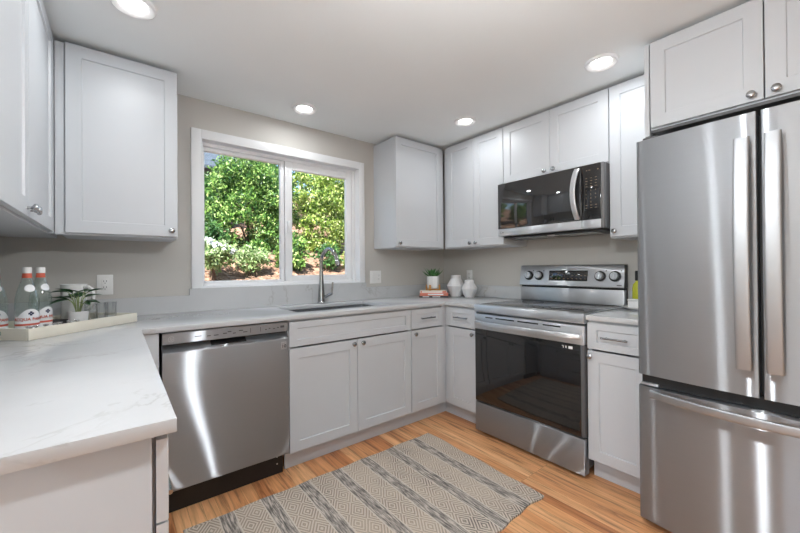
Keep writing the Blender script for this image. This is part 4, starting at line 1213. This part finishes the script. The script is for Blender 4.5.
shrub('hydrangea', 'white-flowering bush in the lower left corner of the left window pane', -1.62, 2.95, (.26, .24, .20), 1.42, 24, 'shrub_leaves_pale', clumps=30, per=38, spread=.11, L=.07, Wd=.045, trunks=3,
      blooms=[(.0, -.12, .50, .065), (.11, -.14, .47, .075), (.21, -.10, .42, .065), (-.08, -.1, .56, .05)])
shrub('pale_plant', 'pale green low plant in the middle bottom of the left window pane', -1.02, 3.2, (.24, .22, .18), 1.36, 25, 'shrub_leaves_pale', clumps=28, per=40, spread=.1, L=.065, Wd=.035, trunks=3)
shrub('leafy_shrub', 'green shrub spreading low just left of the window post', -.32, 3.35, (.30, .26, .34), 1.52, 23, clumps=50, per=46, L=.07, Wd=.034, spread=.12)
shrub('low_shrub', 'low dark green plant at the bottom left of the right window pane', .38, 3.4, (.20, .22, .22), 1.42, 26, 'shrub_leaves_dark', clumps=26, per=40, L=.065, Wd=.034, spread=.11, trunks=4)
shrub('low_shrub', 'low yellow-green plant behind the faucet in the right window pane', .95, 3.45, (.22, .22, .18), 1.38, 27, 'shrub_leaves_yellow', clumps=22, per=38, L=.065, Wd=.034, spread=.1, trunks=4)
for k, (x, y) in enumerate(((-.80, 3.72), (1.42, 3.72))):
    shrub('bank_plant', ('leafy green bank plant at the foot of the tall green shrub', 'leafy bank plant at the right edge of the right window pane')[k], x, y, (.16, .18, .16), gz(y)+.22, 50+k,
          'shrub_leaves', clumps=26, per=36, L=.07, Wd=.036, spread=.10, trunks=3)
shrub('dark_tree', 'dark tree rising behind the two tall shrubs, seen between them', .45, 7.4, (.85, .8, 1.4), 3.8, 28, 'shrub_leaves_dark', clumps=130, per=50, L=.11, Wd=.055, spread=.28, cat='tree', trunks=7)
shrub('bright_tree', 'bright green tree behind the yellow-green shrub of the right window pane', 2.75, 7.2, (1.1, .8, 1.5), 3.8, 29, 'shrub_leaves', clumps=130, per=50, L=.11, Wd=.055, spread=.28, cat='tree', trunks=7)
shrub('wide_bush', 'wide dark bush behind the green shrub, at the left edge of the left window pane', -1.05, 6.3, (.55, .5, .75), 2.75, 30, 'shrub_leaves_dark', clumps=90, per=50, L=.085, Wd=.042, spread=.17)
shrub('round_bush', 'round green bush low between the two tall shrubs', .12, 5.55, (.30, .3, .5), 2.25, 31, 'shrub_leaves', clumps=50, per=44, L=.08, Wd=.04, spread=.14)
shrub('mound_bush', 'dark mounded bush on the bank above the white-flowering bush', -1.45, 3.9, (.20, .22, .30), 1.68, 32, 'shrub_leaves_dark', clumps=36, per=44, L=.07, Wd=.035, spread=.12)
for x, y, r, l in ((-4.3, 2.5, .6, 'green bush beside the house, left of the window and reflected in the microwave door'),
                   (-5.9, 3.0, .7, 'farther green bush beside the house, reflected in the microwave door'),
                   (-4.0, 4.4, .8, 'tall green bush up the bank to the left of the window')):
    shrub('side_bush', l, x, y, (r, r*.8, 1.0), gz(y)+1.0, int(-x*10), 'shrub_leaves', clumps=90, per=40, L=.10, Wd=.05, spread=.2)
for x, y, r, l, mt in ((-2.55, 4.3, .55, 'round bush on the bank left of the window view', 'shrub_leaves'), (-2.3, 6.6, .6, 'dark bush high on the bank left of the window view', 'shrub_leaves_dark'),
                       (2.45, 4.7, .5, 'round bush on the bank right of the window view', 'shrub_leaves'), (-2.6, 2.9, .3, 'small pale bush on the bank left of the white-flowering bush', 'shrub_leaves_pale')):
    shrub('bank_bush', l, x, y, (r, r*.8, r*1.5), gz(y)+r*1.4, int(abs(x)*100), mt, clumps=int(40+90*r), per=40, L=.085, Wd=.042, spread=.15)
def neighbour():
    x0, x1, y0, y1 = -4.2, 1.6, 10.4, 13.0; z0 = gz(y0)-.2
    t = thing('neighbour_house', 'house with a blue-grey slate roof glimpsed at the top left of the window', 'house', ((x0+x1)/2, y0, z0))
    m = MB(); m.box(x0, x1, y0, y1, z0, z0+1.2); m.build('wall', 'house_siding', t)
    m = MB(); m.prism([(y0-.4, z0+1.1), (y0-.4, z0+1.2), ((y0+y1)/2, z0+3.0), (y1+.4, z0+1.2), (y1+.4, z0+1.1)], 'x', x0-.3, x1+.3); m.build('roof', 'slate_roof', t)
neighbour()
